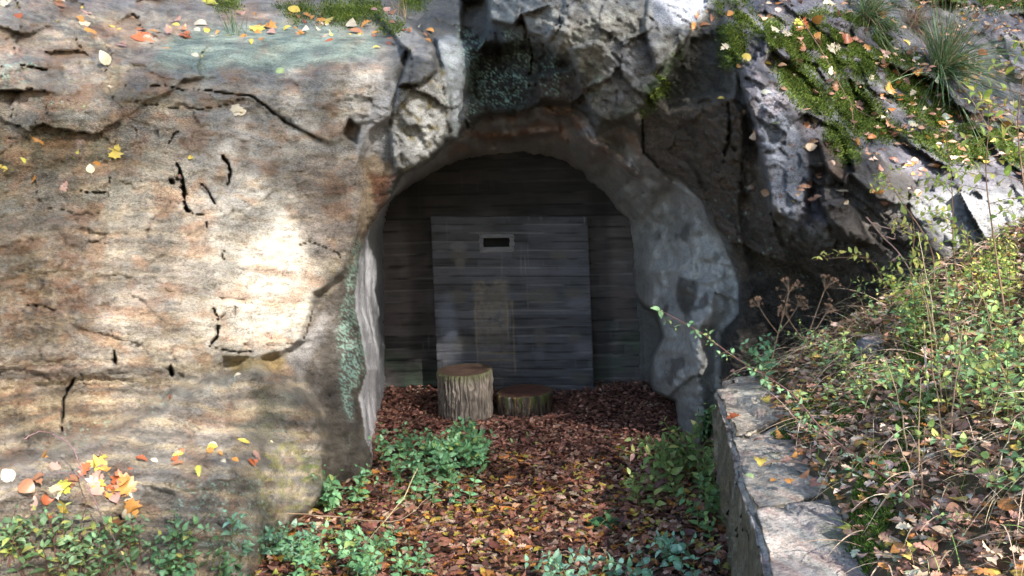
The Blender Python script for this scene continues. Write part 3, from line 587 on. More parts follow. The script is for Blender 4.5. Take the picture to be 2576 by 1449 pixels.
def panel():
    TL, TR, BR, BL = (onplane(*p, YF) for p in ((1083, 545), (1478, 545), (1496, 1012), (1103, 1012)))
    base = (BL + BR) / 2
    root = empty('concrete_slab', tuple(base), label='tall dark board-marked concrete slab with a narrow slot, standing against the back wall', cat='slab')
    nx, nz = 150, 175; s = np.linspace(0, 1, nx); r = np.linspace(0, 1, nz); Sx, Rz = np.meshgrid(s, r)
    W = (BL[None, None] * (1 - Sx)[..., None] + BR[None, None] * Sx[..., None]) * (1 - Rz)[..., None] + (TL[None, None] * (1 - Sx)[..., None] + TR[None, None] * Sx[..., None]) * Rz[..., None]
    wd, ht = np.linalg.norm(BR - BL), np.linalg.norm(TL - BL)
    X, Z = Sx * wd, Rz * ht
    c, line, (g, t_) = board_cols(X, Z, 321, (.050, .051, .060), .0925)
    pu, pv = lerp(1083, 1478, Sx), lerp(1012, 545, Rz)      # across the slab as seen
    nz1 = fbm(X * 6, Z * 6, 3, 330); nz2 = fbm(X * 18, Z * 18, 3, 331)
    def blob(u, v, ru, rv, col, k, sharp=.25):
        nonlocal c
        q = np.hypot((pu - u) / ru, (pv - v) / rv) + nz1 * .35; c = lerp(c, np.broadcast_to(c3(*col), c.shape), (k * sst(1 + sharp, 1 - sharp, q))[..., None])
    col_ = sst(1178, 1192, pu + nz2 * 8) * sst(1280, 1262, pu + nz2 * 10) * sst(698, 706, pv + nz1 * 5) * (1 - .2 * (pv > 920))
    kk = (sst(900, 800, pv + nz1 * 60) * .42 + .18) * sst(-.9, .2, nz1 + nz2)
    c = lerp(c, c3(.165, .14, .11) * (1 + .5 * g + .3 * nz2)[..., None], (col_ * kk)[..., None])
    for (x0, y0, y1) in ((1186, 755, 925), (1276, 750, 780), (1280, 750, 950), (1266, 760, 860)):
        m = sst(3.0, 1.2, abs(pu - x0 - nz1 * 3)) * sst(y0, y0 + 6, pv) * sst(y1, y1 - 20, pv); c = lerp(c, c3(.33, .24, .13), (m * .24)[..., None])
    for yy in (886, 904):
        m = sst(3, 1, abs(pv - yy - nz1 * 3)) * sst(1190, 1200, pu) * sst(1285, 1275, pu); c = lerp(c, c3(.22, .15, .06), (m * .4)[..., None])
    for (u, v, ru, rv) in ((1150, 640, 21, 20), (1140, 745, 26, 17), (1235, 742, 30, 17), (1350, 740, 45, 20), (1148, 865, 28, 20), (1345, 848, 16, 24), (1435, 845, 17, 13), (1400, 640, 22, 12), (1245, 855, 24, 12), (1445, 950, 24, 16), (1440, 735, 28, 14)):
        blob(u, v, ru, rv, (.075, .07, .06), .7, .35)
    blob(1149, 620, 22, 12, (.14, .14, .15), .55); blob(1152, 662, 12, 14, (.12, .11, .10), .5); blob(1455, 875, 24, 18, (.14, .13, .15), .5, .5); blob(1130, 890, 26, 40, (.10, .11, .13), .3, .6)
    blob(1343, 890, 14, 20, (.10, .10, .12), .4, .5); blob(1450, 760, 30, 14, (.17, .17, .20), .4, .5); blob(1115, 800, 22, 60, (.13, .15, .20), .5, .5)
    m = (pv > 788) & (pv < 815) & (pu > 1275); c = np.where(m[..., None], c * .6, c)
    knot = sst(.55, .75, fbm(X * 16, Z * 20, 2, 340)); c = c * (1 - .75 * knot)[..., None]
    W[..., 1] += .004 * line - .003 * g - .003 * t_
    hole = (cell(pu) > 1214) & (cell(pu) < 1283) & (cell(pv) > 597) & (cell(pv) < 622)
    I = np.arange(nx * nz).reshape(nz, nx); q = np.stack([I[:-1, :-1], I[:-1, 1:], I[1:, 1:], I[1:, :-1]], -1)[~hole]
    V = W.reshape(-1, 3); rim = np.concatenate([I[0, :], I[1:, -1], I[-1, -2::-1], I[-2:0:-1, 0]]); nb = len(V); bk = V[rim].copy(); bk[:, 1] = YB + .03
    V = np.concatenate([V, bk]); m = len(rim); k = np.arange(m); side = np.stack([rim, nb + k, nb + (k + 1) % m, rim[(k + 1) % m]], -1)
    cc = np.concatenate([c.reshape(-1, 3), c.reshape(-1, 3)[rim]])
    mesh_np('slab_body', V, np.concatenate([q, side]), M_CONC, root, cols=cc, wet=cc[:, 0] * 0 + .3)
    # cast frame round the slot, and the dark slot box behind
    a, b = onplane(1205, 591, YF), onplane(1294, 634, YF); a2, b2 = onplane(1215, 599.5, YF), onplane(1282, 621, YF)
    parts = [bx(a[0], b[0], YF - .016, YF + .03, a2[2], a[2]), bx(a[0], b[0], YF - .016, YF + .03, b[2], b2[2]), bx(a[0], a2[0], YF - .016, YF + .03, b2[2], a2[2]), bx(b2[0], b[0], YF - .016, YF + .03, b2[2], a2[2])]
    bm = bmesh.new()
    for v, f in parts:
        vs_ = [bm.verts.new(p) for p in v]
        for ff in f: bm.faces.new([vs_[i] for i in ff])
    bmesh.ops.recalc_face_normals(bm, faces=bm.faces); bmesh.ops.subdivide_edges(bm, edges=bm.edges, cuts=6, use_grid_fill=True)
    for v in bm.verts: v.co.x += .005 * math.sin(v.co.z * 90 + v.co.x * 50); v.co.z += .005 * math.sin(v.co.x * 110 + 2) * (1 if v.co.z > a2[2] else .5)
    me = bpy.data.meshes.new('slot_frame'); bm.to_mesh(me); bm.free(); n = len(me.vertices)
    co = np.zeros(n * 3); me.vertices.foreach_get('co', co); co = co.reshape(-1, 3)
    f = [np.array([p.vertices[:] for p in me.polygons if len(p.vertices) == 4])]
    fr = mesh_np('slot_frame', co, f, M_CONC, root, cols=np.clip(c3(.15, .15, .16)[None] * (1 + .4 * fbm(co[:, 0] * 30, co[:, 2] * 30, 3, 5))[:, None], 0, 1), wet=np.zeros(n), smooth=False)
    bpy.data.meshes.remove(me)
    v, f = bx(a2[0] - .004, b2[0] + .004, YF + .031, YF + .20, b2[2] - .004, a2[2] + .004); f = np.delete(f, 2, 0)
    f = np.array([x for x in f.tolist() if not all(abs(v[i][1] - (YF + .031)) < 1e-6 for i in x)])
    mesh_np('slot_recess', v, f, M_CONC, root, cols=np.full((8, 3), .02), wet=np.zeros(8), smooth=False)
panel()

# ================================================================== LOG SEATS
M_BARK = rock_mat('bark', (1, 1, .4), .5, 60, .5); M_WOOD = rock_mat('sawn_wood', (1, 1, 1), .3, 60, .4)
def log_seat(u, vb, vt, wpx, seed, label, bcol, tcol, ridge, nr, mossy=0, taper=.0):
    b = gpt(u, vb); dd = (b - CC) @ FW; r0 = wpx / 2 / F * dd * 1.0; cx, cy = b[0], b[1] + r0 * .95
    dd2 = (np.array([cx, cy, b[2]]) - CC) @ FW; r0 = wpx / 2 / F * dd2
    ang_ = ray(u, vt); zt = CAMZ + ang_[2] / ang_[1] * cy; z0 = -.08
    root = empty('log_seat', (cx, cy, 0.0), label=label, cat='log seat')
    nt_, nz = 300, 60; th = np.linspace(0, 2 * math.pi, nt_, endpoint=False); zz = np.linspace(0, 1, nz); T, Z = np.meshgrid(th, zz); X1, Y1 = np.cos(T), np.sin(T)
    wob = .05 * (np.sin(2 * T + seed) * .6 + np.sin(3 * T + seed * 2) * .5)
    hgt = zt - z0; per = T * nr / (2 * math.pi) + .5 * perlin(X1 * 9, Y1 * 9 + Z * hgt * 9, seed) + .9 * perlin(X1 * 3, Y1 * 3 + Z * hgt * 3, seed + 1)
    rd = abs(((per % 1) - .5) * 2); rd = sst(.05, .8, rd) * (.6 + .8 * abs(fbm(X1 * 7 + Z * 3, Y1 * 7 + Z * hgt * 13, 3, seed + 2)) * 1.5)
    rad = r0 * (1 + wob - taper * (1 - Z) ) * (1 - .02) + ridge * (rd - .8) + .02 * sst(.12, 0, Z)
    rad = rad - .008 * sst(.96, 1, Z)
    topz = lambda x, y: zt + .012 * x / r0 + .01 * y / r0
    px, py = rad * X1, rad * Y1; pz = lerp(z0, topz(px, py), Z)
    V = np.stack([cx + px, cy + py, pz], -1).reshape(-1, 3); I = np.arange(nt_ * nz).reshape(nz, nt_); J = np.roll(I, -1, 1)
    q = np.stack([I[:-1], J[:-1], J[1:], I[1:]], -1).reshape(-1, 4)
    c = np.array(bcol)[None, None] * (.45 + .75 * rd + .5 * fbm(X1 * 3, Y1 * 3 + Z * 2, 3, seed + 4))[..., None]
    lic = sst(.1, .35, fbm(X1 * 5, Y1 * 3 + Z * 5, 4, seed + 5)); c = lerp(c, c * c3(.95, 1.06, 1.02) + .015, lic[..., None] * .7)
    if mossy:
        c = lerp(c, c3(.30, .20, .06), (sst(.35, .9, Z) * sst(.0, .3, fbm(X1 * 6, Y1 * 6 + Z, 3, seed + 7)) * .7)[..., None])
        c = lerp(c, c3(.08, .11, .02), (sst(.5, .9, Z) * sst(.0, .25, fbm(X1 * 4 + 3, Y1 * 4, 3, seed + 8)) * .8)[..., None])
        pale = sst(.06, .0, abs(T - 4.12)) * sst(.35, .8, Z); c = lerp(c, c3(.42, .38, .33), pale[..., None])
    else:
        c = lerp(c, c3(.09, .10, .03), (sst(.8, 1, Z) * .6)[..., None])
    mesh_np('bark', V, q, M_BARK, root, cols=c.reshape(-1, 3), wet=np.full(len(V), .1 + .5 * mossy))
    nr_ = 26; rr = np.linspace(0, 1, nr_); T2, R2 = np.meshgrid(th, rr); er = rad[-1][None] + 0 * R2
    px, py = er * R2 * np.cos(T2), er * R2 * np.sin(T2); V = np.stack([cx + px, cy + py, topz(px, py) + .004 * (1 - R2) + .002 * fbm(px * 30, py * 30, 2, seed)], -1).reshape(-1, 3)
    rings = np.sin(R2 * 60 + 2.5 * fbm(px * 8, py * 8, 2, seed)) ; rays_ = sst(.35, .6, fbm(np.cos(T2) * 9, np.sin(T2) * 9, 2, seed + 3)) * sst(.1, .5, R2)
    c = np.array(tcol)[None, None] * (1 + .16 * rings - .5 * rays_ + .6 * fbm(px * 10, py * 10, 3, seed + 9))[..., None]; c = lerp(c, c3(.12, .13, .05), (sst(.86, 1, R2) * .5)[..., None])
    I = np.arange(nt_ * nr_).reshape(nr_, nt_); J = np.roll(I, -1, 1); q = np.stack([I[:-1], I[1:], J[1:], J[:-1]], -1).reshape(-1, 4)
    mesh_np('cut_top', V, q, M_WOOD, root, cols=c.reshape(-1, 3), wet=np.full(len(V), .3))
    return (cx, cy, r0)
LOGS = [log_seat(1169, 1062, 930, 143, 3, 'tall upright log with ridged grey-brown bark, standing in the dead leaves', (.205, .17, .14), (.105, .065, .048), .018, 38, 0, .05),
        log_seat(1321, 1050, 983, 139, 8, 'short dark rotting log with mossy yellowish bark, half sunk in the dead leaves', (.060, .038, .024), (.11, .052, .038), .014, 30, 1, .06)]

# ================================================================== STONE WALL AND BANK STONES
def stone(name, poly_px, zt, zb, seed, base, root=None, bands=None, cuts=5, rough=.035, slope=(0, 0)):
    T = [Pz(u, v, zt) for u, v in poly_px]; bm = bmesh.new(); cxy = np.mean(T, 0)
    tp = [bm.verts.new((p[0], p[1], zt + slope[0] * (p[0] - cxy[0]) + slope[1] * (p[1] - cxy[1]))) for p in T]
    bt = [bm.verts.new((p[0] + .03 * (cxy[0] - p[0]), p[1] + .02 * (cxy[1] - p[1]), zb)) for p in T]; n = len(T)
    bm.faces.new(tp); bm.faces.new(bt[::-1])
    for i in range(n): bm.faces.new((tp[i], bt[i], bt[(i + 1) % n], tp[(i + 1) % n]))
    bmesh.ops.recalc_face_normals(bm, faces=bm.faces)
    bmesh.ops.bevel(bm, geom=bm.edges[:], offset=.022, segments=2, affect='EDGES')
    bmesh.ops.triangulate(bm, faces=bm.faces)
    for _ in range(7):
        es = [e for e in bm.edges if e.calc_length() > .035]
        if not es: break
        bmesh.ops.subdivide_edges(bm, edges=es, cuts=1); bmesh.ops.triangulate(bm, faces=[f for f in bm.faces if len(f.verts) > 3])
    bm.normal_update(); n = len(bm.verts); co = np.array([v.co[:] for v in bm.verts]); nm = np.array([v.normal[:] for v in bm.verts])
    a = fbm(co[:, 0] * 3 + co[:, 2] * 2, co[:, 1] * 3 - co[:, 2] * 2.5, 4, seed) * rough * 1.0 + fbm(co[:, 0] * 14 + co[:, 2] * 11, co[:, 1] * 14 + co[:, 2] * 9, 3, seed + 1) * rough * .35
    fc, e_, i_ = facets(.42, seed, .022, .010, co[:, 0] + co[:, 2] * .8, co[:, 1] - co[:, 2] * .6); a = a + fc
    f = np.array([[v.index for v in p.verts] for p in (bm.verts.index_update() or bm.faces)]); bm.free()
    topf = sst(.3, .8, nm[:, 2]); co = co + nm * a[:, None]
    x, y, z = co.T; c = np.array(base)[None] * (1 + .35 * fbm(x * 9, y * 9 + z * 9, 3, seed + 2))[:, None]
    g = fbm((x * .9 + y * .35) * 22, (y * .9 - x * .3) * 2.5 + z * 3, 4, seed + 3)
    c = lerp(c, c3(.40, .27, .24), (sst(.0, .35, g) * .6)[:, None]); c = lerp(c, c3(.25, .28, .28), (sst(.0, .35, -g) * .6)[:, None])
    c = lerp(c, c3(.11, .095, .055), ((1 - topf) * sst(-.6, .0, fbm(x * 5, y * 5 + z * 4, 3, seed + 5)) * .9)[:, None])
    c = lerp(c, c3(.10, .10, .09), (sst(.1, .4, fbm(x * 12 + 4, y * 12 + z * 3, 3, seed + 6)) * .5)[:, None])
    ms = sst(.16, .3, fbm(x * 4 + 9, y * 4, 3, seed + 7)) * topf * sst(0, .25, x - wall_x(y) - .12); c = lerp(c, c3(.07, .12, .02), ms[:, None])
    o = mesh_np(name, co, f, M_STONE, root, cols=c, wet=np.full(len(co), .15), smooth=True); return o
wroot = empty('stone_wall', tuple(Pz(1830, 1449, .1)), label='low retaining wall of big rough granite blocks holding back the right-hand bank', cat='wall')
stone('block', [(1799,985),(1822,962),(1880,948),(1990,933),(2080,960),(2060,1010),(1985,1050),(1880,1098),(1833,1092)], .90, -.2, 51, (.52, .45, .36), wroot)
stone('block', [(1834,1097),(1882,1103),(1990,1055),(2075,1065),(2140,1140),(2125,1235),(2020,1262),(1884,1288),(1850,1190)], .885, -.2, 52, (.46, .40, .34), wroot)
stone('block', [(1888,1292),(2022,1266),(2125,1242),(2160,1330),(2240,1470),(2400,1760),(2200,1900),(1990,1700),(1925,1460)], .90, -.2, 53, (.48, .42, .38), wroot, slope=(-.05, .03))
for i, (u, v, w_, lb, cl) in enumerate(((2195, 855, 95, 'flat grey stone lying among the grass at the crest of the right-hand bank', (.30, .27, .28)), (2425, 1165, 30, 'small pale stone among the dead leaves on the right-hand bank', (.36, .34, .33)), (2168, 1395, 22, 'small round grey-blue pebble beside the nearest wall block', (.27, .27, .31)), (2235, 1060, 20, 'small pinkish stone among dry grass behind the far wall block', (.36, .28, .28)))):
    g = gpt(u, v); zt = g[2] + w_ / F * 3 * .35
    o = stone('rock', [(u - w_ * .5, v), (u - w_ * .2, v - w_ * .16), (u + w_ * .3, v - w_ * .14), (u + w_ * .5, v), (u + w_ * .25, v + w_ * .14), (u - w_ * .3, v + w_ * .13)], zt, g[2] - .08, 60 + i, cl, rough=.01 if w_ < 50 else .03)
    tag(o, lb, 'stone')
# ================================================================== UNSEEN OAKS ADDED BESIDE THE CAMERA (crowns thinned where sun should land)
def shade_canopy():
    s1 = np.cross(SUN_DIR, [0, 0, 1]); s1 /= np.linalg.norm(s1); s2 = np.cross(s1, SUN_DIR)
    L = np.full(U.shape, .035)
    def lit(poly, val, soft=20, noise=.0, warp=1.5):
        nonlocal L
        m = pm(poly, soft, warp)
        if noise: m = m * sst(.5 - noise, .5 - noise + .25, .5 + .5 * fbm(U / 38, Vv / 38, 2, 401))
        L = np.maximum(L, val * m)
    lit([(150,440),(560,420),(820,520),(860,800),(780,900),(300,960),(100,800)], .26, 130)
    lit([(330,560),(600,520),(800,540),(820,860),(700,900),(400,900),(260,760)], .34, 90)
    lit([(672,548),(715,515),(748,560),(762,650),(775,730),(785,800),(765,858),(700,885),(600,872),(560,845),(575,720),(610,640)], 1.0, 16)
    lit([(-100,0),(500,-20),(520,110),(300,200),(-100,350)], .16, 70, .25)
    lit([(500,40),(900,60),(1000,90),(900,170),(520,150)], .16, 50)
    lit([(905,640),(960,560),(965,700),(965,1000),(930,1130),(905,1000),(925,900),(895,760)], .26, 10)
    lit([(900,90),(1035,110),(1010,230),(950,330),(900,300)], .26, 24)
    lit([(1005,215),(1120,200),(1120,350),(1040,420),(990,390)], .26, 30)
    lit([(1095,95),(1165,90),(1170,200),(1140,340),(1120,300)], .2, 16)
    lit([(700,1100),(800,1100),(800,1230),(700,1300),(660,1180)], .55, 24)
    lit([(-100,850),(560,880),(640,1080),(500,1250),(-100,1330)], .24, 80)
    lit([(1330,20),(1480,10),(1640,40),(1600,110),(1420,110)], .09, 40)
    lit([(1650,-40),(1790,-40),(1770,30),(1700,50)], .85, 14)
    lit([(1860,20),(2300,-100),(2800,-100),(2800,500),(2400,460),(2150,360),(1960,280)], .50, 40, .05)
    lit([(1900,190),(2020,230),(2060,330),(1950,330)], .5, 20, .2)
    lit([(2230,400),(2500,330),(2800,330),(2800,640),(2400,600),(2240,540)], .9, 30, .28)
    lit([(2380,480),(2576,500),(2576,600),(2400,570)], 1.0, 16)
    vis = ~(inl) & ~(PTS[..., 2] < H(PTS[..., 0], PTS[..., 1]))
    q = PTS[vis]; lv = L[vis]
    # ground and bank
    gx_, gy_ = np.meshgrid(np.arange(-3.4, 5.2, .06), np.arange(1.0, 8.6, .06)); gz = H(gx_, gy_); e = gx_ - wall_x(gy_)
    pl = lambda x, y: sst(.5, .62, .5 + .5 * fbm(x * 2.2, y * 2.2, 2, 402))
    gl = np.where(e > .1, .20 + .70 * pl(gx_, gy_) * sst(.3, 1.3, e), .03 + .14 * sst(6.2, 4.6, gy_))
    gl = np.where((e > .1), np.maximum(gl, .22 + .5 * sst(1.3, 2.2, e) * pl(gx_ + 3, gy_)), gl); gl = np.where((e > -.1) & (e < .6), np.maximum(gl, .13), gl)
    q = np.concatenate([q, np.stack([gx_, gy_, gz], -1).reshape(-1, 3)]); lv = np.concatenate([lv, gl.ravel()])
    a, b, dpt = q @ s1, q @ s2, q @ SUN_DIR; cs = .07; a0, b0 = a.min() - 2.2, b.min() - 2.2; na, nb = int((a.max() + 2.2 - a0) / cs), int((b.max() + 2.2 - b0) / cs)
    ia, ib = ((a - a0) / cs).astype(int), ((b - b0) / cs).astype(int); g = np.full((nb, na), -1.0)
    o = np.argsort(dpt); g[ib[o], ia[o]] = lv[o]                      # what the sun meets first
    for _ in range(40):                                                # fill the cells nothing falls in
        m = g < 0
        if not m.any(): break
        p = np.pad(g, 1, constant_values=-1); acc = np.zeros_like(g); cnt = np.zeros_like(g)
        for dy in (0, 1, 2):
            for dx in (0, 1, 2):
                z = p[dy:dy + nb, dx:dx + na]; acc += np.where(z >= 0, z, 0); cnt += z >= 0
        g = np.where(m & (cnt > 0), acc / np.maximum(cnt, 1), g)
    g[g < 0] = .05
    area = .0042; lai = -np.log(np.clip(g, .012, 1)); lai[g > .93] = 0; lai = np.minimum(lai, 3.6)
    cnt = rng.poisson(lai * cs * cs / area); iy, ix = np.nonzero(cnt); rep = cnt[iy, ix]; iy, ix = np.repeat(iy, rep), np.repeat(ix, rep); n = len(ix)
    A = a0 + (ix + rng.random(n)) * cs; B = b0 + (iy + rng.random(n)) * cs; T = rng.uniform(9.2, 11.2, n) + (A * 0)
    base = 4.0
    p = A[:, None] * s1 + B[:, None] * s2 + (T + base * 0)[:, None] * SUN_DIR
    nrm = SUN_DIR + rng.normal(0, .35, (n, 3)); nrm /= np.linalg.norm(nrm, axis=1, keepdims=True)
    t1 = np.cross(nrm, rng.normal(0, 1, (n, 3))); t1 /= np.linalg.norm(t1, axis=1, keepdims=True); t2 = np.cross(nrm, t1)
    h = .044; w_ = .028
    V = np.stack([p - t1 * h, p + t2 * w_ + nrm * .01, p + t1 * h * 1.1, p - t2 * w_ + nrm * .01], 1)
    pal = np.array([(.10, .13, .03), (.16, .15, .03), (.22, .16, .03), (.07, .10, .03), (.20, .10, .03)])
    cl = pal[rng.integers(0, 5, n)] * rng.uniform(.7, 1.2, (n, 1))
    split = np.median(A)
    for k, (sel, lb) in enumerate(((A < split, 'unseen oak added behind the camera, crown shaped to let sun onto the left-hand face'), (A >= split, 'unseen oak added right of the camera, crown shaped to dapple the bank and slope'))):
        c = p[sel].mean(0); g0 = np.array([c[0] + .6, c[1] - 1.0, 0.]); g0[2] = float(H(g0[0], g0[1])) - .1
        root = empty('shade_oak', tuple(g0), label=lb, cat='tree')
        m = int(sel.sum()); mesh_np('shade_crown', V[sel].reshape(-1, 3), np.arange(m * 4).reshape(m, 4), M_LEAF, root, cols=np.repeat(cl[sel], 4, 0), smooth=False)
        Vt = []; Ft = []; off = 0
        ok = np.nonzero(sel & (g[iy, ix] < .06) & (B < np.quantile(B, .28)))[0]; tips = p[rng.choice(ok, 7)]; cb = p[sel & (B < np.quantile(B, .04))]
        fork = cb.mean(0) - [0, 0, .4] if len(cb) else lerp(g0, c, .5)
        for path, r0_, r1_ in [([g0, lerp(g0, fork, .5) + [.1, .05, 0], fork], .26, .13)] + [([fork, lerp(fork, tp, .5) - [0, 0, .35], tp], .05, .006) for tp in tips]:
            v, f = tube(np.array(path), np.array([r0_, (r0_ + r1_) / 2, r1_]), 9); Vt.append(v); Ft.append(f + off); off += len(v)
        v = np.concatenate(Vt); mesh_np('trunk', v, np.concatenate(Ft), M_BARK, root, cols=np.tile([.12, .09, .07], (len(v), 1)), wet=np.zeros(len(v)))
def tube(path, rad, k=6):
    path = np.asarray(path, float); n = len(path); tg = np.gradient(path, axis=0); tg /= np.linalg.norm(tg, axis=1, keepdims=True) + 1e-9
    ref = np.array([0.31, .2, .93]) if abs(tg[0, 2]) < .8 else np.array([1., .1, 0]); a = np.cross(tg, ref); a /= np.linalg.norm(a, axis=1, keepdims=True) + 1e-9; b = np.cross(tg, a)
    th = np.arange(k) / k * 2 * math.pi; V = path[:, None] + np.asarray(rad, float).reshape(-1, 1, 1) * (np.cos(th)[None, :, None] * a[:, None] + np.sin(th)[None, :, None] * b[:, None])
    I = np.arange(n * k).reshape(n, k); J = np.roll(I, -1, 1); return V.reshape(-1, 3), np.stack([I[:-1], J[:-1], J[1:], I[1:]], -1).reshape(-1, 4)
shade_canopy()

# ================================================================== LEAVES
def tmpl(half, fold=.25, curl=.3, twist=0., stalk=.0, seg=None):
    h = np.array(half, float); x, y = h.T; n = len(h)
    z = lambda xx: fold * abs(xx) - curl * (y - .5)**2 + twist * xx * (y - .5)
    V = np.concatenate([np.stack([-x, y, z(-x)], 1), np.stack([0 * x, y, z(0 * x)], 1), np.stack([x, y, z(x)], 1)])
    F = []
    for i in range(n - 1): F += [[i, n + i, n + i + 1, i + 1], [n + i, 2 * n + i, 2 * n + i + 1, n + i + 1]]
    return V, np.array(F)
OAK = [(.015,-.12),(.015,.02),(.07,.08),(.14,.17),(.07,.22),(.22,.31),(.20,.36),(.10,.40),(.27,.52),(.24,.58),(.12,.60),(.26,.74),(.20,.80),(.12,.82),(.12,.92),(.0,1)]
RND = [(.012,-.28),(.012,0),(.22,.10),(.36,.28),(.38,.45),(.31,.65),(.16,.85),(0,1)]
OVT = [(.01,-.15),(.01,0),(.15,.12),(.24,.32),(.23,.5),(.15,.72),(.06,.9),(0,1)]
NET = [(.01,-.12),(.01,0),(.20,.05),(.30,.16),(.26,.20),(.32,.34),(.26,.38),(.27,.52),(.20,.56),(.19,.70),(.12,.74),(.07,.88),(0,1)]
MPL = [(.012,-.3),(.012,0),(.28,-.04),(.22,.08),(.48,.22),(.34,.34),(.52,.56),(.26,.54),(.20,.62),(.22,.80),(.09,.82),(0,1)]
NAR = [(.0,0),(.08,.2),(.11,.45),(.08,.75),(0,1)]
def variants(h, spec): return [tmpl(h, *s) for s in spec]
DEADV = [(.45,.5,.4),(-.3,-.7,-.5),(.1,.25,.8),(.7,-.4,.2),(-.15,.9,.3)]
T_OAK = variants(OAK, DEADV); T_RND = variants(RND, [(.2,.3,.3),(-.2,-.4,-.2),(.05,.5,.5)]); T_MPL = variants(MPL, [(.2,.3,.3),(-.2,-.5,-.3),(.4,.5,.4)]); T_OVD = variants(OVT, [(.4,.5,.5),(-.3,-.6,-.3)])
T_NET = variants(NET, [(.22,.35,0),(.1,.5,.2),(.3,.2,-.2)]); T_OVT = variants(OVT, [(.25,.3,0),(.15,.5,.2)]); T_NAR = variants(NAR, [(.2,.4,0)])
def leaf_arrays(T, p, d, n, s, col):
    """instances of the leaf shapes T: position, direction of the tip, normal, length, colour"""
    d = d / (np.linalg.norm(d, axis=1, keepdims=True) + 1e-9); n = n - d * (n * d).sum(1, keepdims=True); n /= np.linalg.norm(n, axis=1, keepdims=True) + 1e-9; x = np.cross(d, n)
    k = rng.integers(0, len(T), len(p)); Vs, Fs, Cs = [], [], []; off = 0
    for i, (V, Fq) in enumerate(T):
        m = np.nonzero(k == i)[0]
        if not len(m): continue
        W = p[m][:, None] + s[m][:, None, None] * (V[None, :, :1] * x[m][:, None] + V[None, :, 1:2] * d[m][:, None] + V[None, :, 2:] * n[m][:, None])
        Vs.append(W.reshape(-1, 3)); Fs.append((Fq[None] + (np.arange(len(m)) * len(V))[:, None, None]).reshape(-1, 4) + off); off += W.shape[0] * W.shape[1]
        rib = np.ones(len(V)); rib[len(V) // 3:2 * len(V) // 3] = 1.18; Cs.append((col[m][:, None] * rib[None, :, None]).reshape(-1, 3))
    return np.concatenate(Vs), np.concatenate(Fs), np.concatenate(Cs)
class Bag:
    def __init__(s): s.V, s.F, s.C, s.n = [], [], [], 0
    def add(s, V, Fq, Cc):
        if len(V) == 0: return
        Cc = np.broadcast_to(Cc, V.shape); s.V.append(V); s.F.append(Fq + s.n); s.C.append(Cc); s.n += len(V)
    def leaves(s, *a): 
        if len(a[1]): s.add(*leaf_arrays(*a))
    def tube(s, path, rad, col, k=5): v, f = tube(path, rad, k); s.add(v, f, np.array(col, float))
    def blades(s, p, d, L_, droop, wd, col, seg=6):
        n = len(p); t_ = np.linspace(0, 1, seg + 1); d = d / np.linalg.norm(d, axis=1, keepdims=True)
        c = p[:, None] + d[:, None] * (L_[:, None] * t_)[..., None]; c[..., 2] -= (droop * L_)[:, None] * t_**2
        h = np.cross(d, [0, 0, 1]) + rng.normal(0, .3, (n, 3)); h /= np.linalg.norm(h, axis=1, keepdims=True)
        wv = (wd[:, None] * (1 - t_**1.5 * .9))[..., None] * h[:, None]
        V = np.stack([c - wv, c + wv], 2).reshape(-1, 3); m = (seg + 1) * 2; b = np.arange(seg) * 2
        q = np.stack([b, b + 1, b + 3, b + 2], -1); s.add(V, (q[None] + (np.arange(n) * m)[:, None, None]).reshape(-1, 4), np.repeat(col, m, 0))
    def build(s, name, mat, parent=None, loc=None, smooth=True): return mesh_np(name, np.concatenate(s.V), np.concatenate(s.F), mat, parent, cols=np.concatenate(s.C), loc=loc, smooth=smooth)
def pick(pal, n, var=.25):
    pal = np.array([q[0] for q in pal]); return None
def palette(items, n, var=.3):
    w_ = np.array([i[0] for i in items], float); c = np.array([i[1] for i in items], float)[rng.choice(len(items), n, p=w_ / w_.sum())]
    return np.clip(c * rng.uniform(1 - var, 1 + var, (n, 1)) * rng.uniform(.92, 1.08, (n, 3)), 0, 1)
BROWN = [(4, (.28, .135, .10)), (3, (.21, .095, .07)), (2, (.37, .21, .155)), (2, (.12, .055, .045)), (.5, (.44, .30, .23))]
FRONT = [(4.5, (.26, .11, .07)), (3.5, (.12, .05, .036)), (2.2, (.36, .20, .13)), (.8, (.50, .36, .07)), (2.0, (.45, .31, .22)), (1.3, (.42, .17, .04)), (.7, (.30, .30, .07)), (1, (.06, .03, .025))]
BANK = [(4, (.42, .24, .16)), (3, (.28, .15, .10)), (2.5, (.52, .38, .29)), (1, (.46, .34, .08)), (1, (.40, .17, .05)), (1, (.12, .07, .045)), (.6, (.34, .36, .28))]
def rnd_dir(n, flat=1.0):
    a = rng.uniform(0, 2 * math.pi, n); return np.stack([np.cos(a), np.sin(a), rng.normal(0, .15, n)], 1)
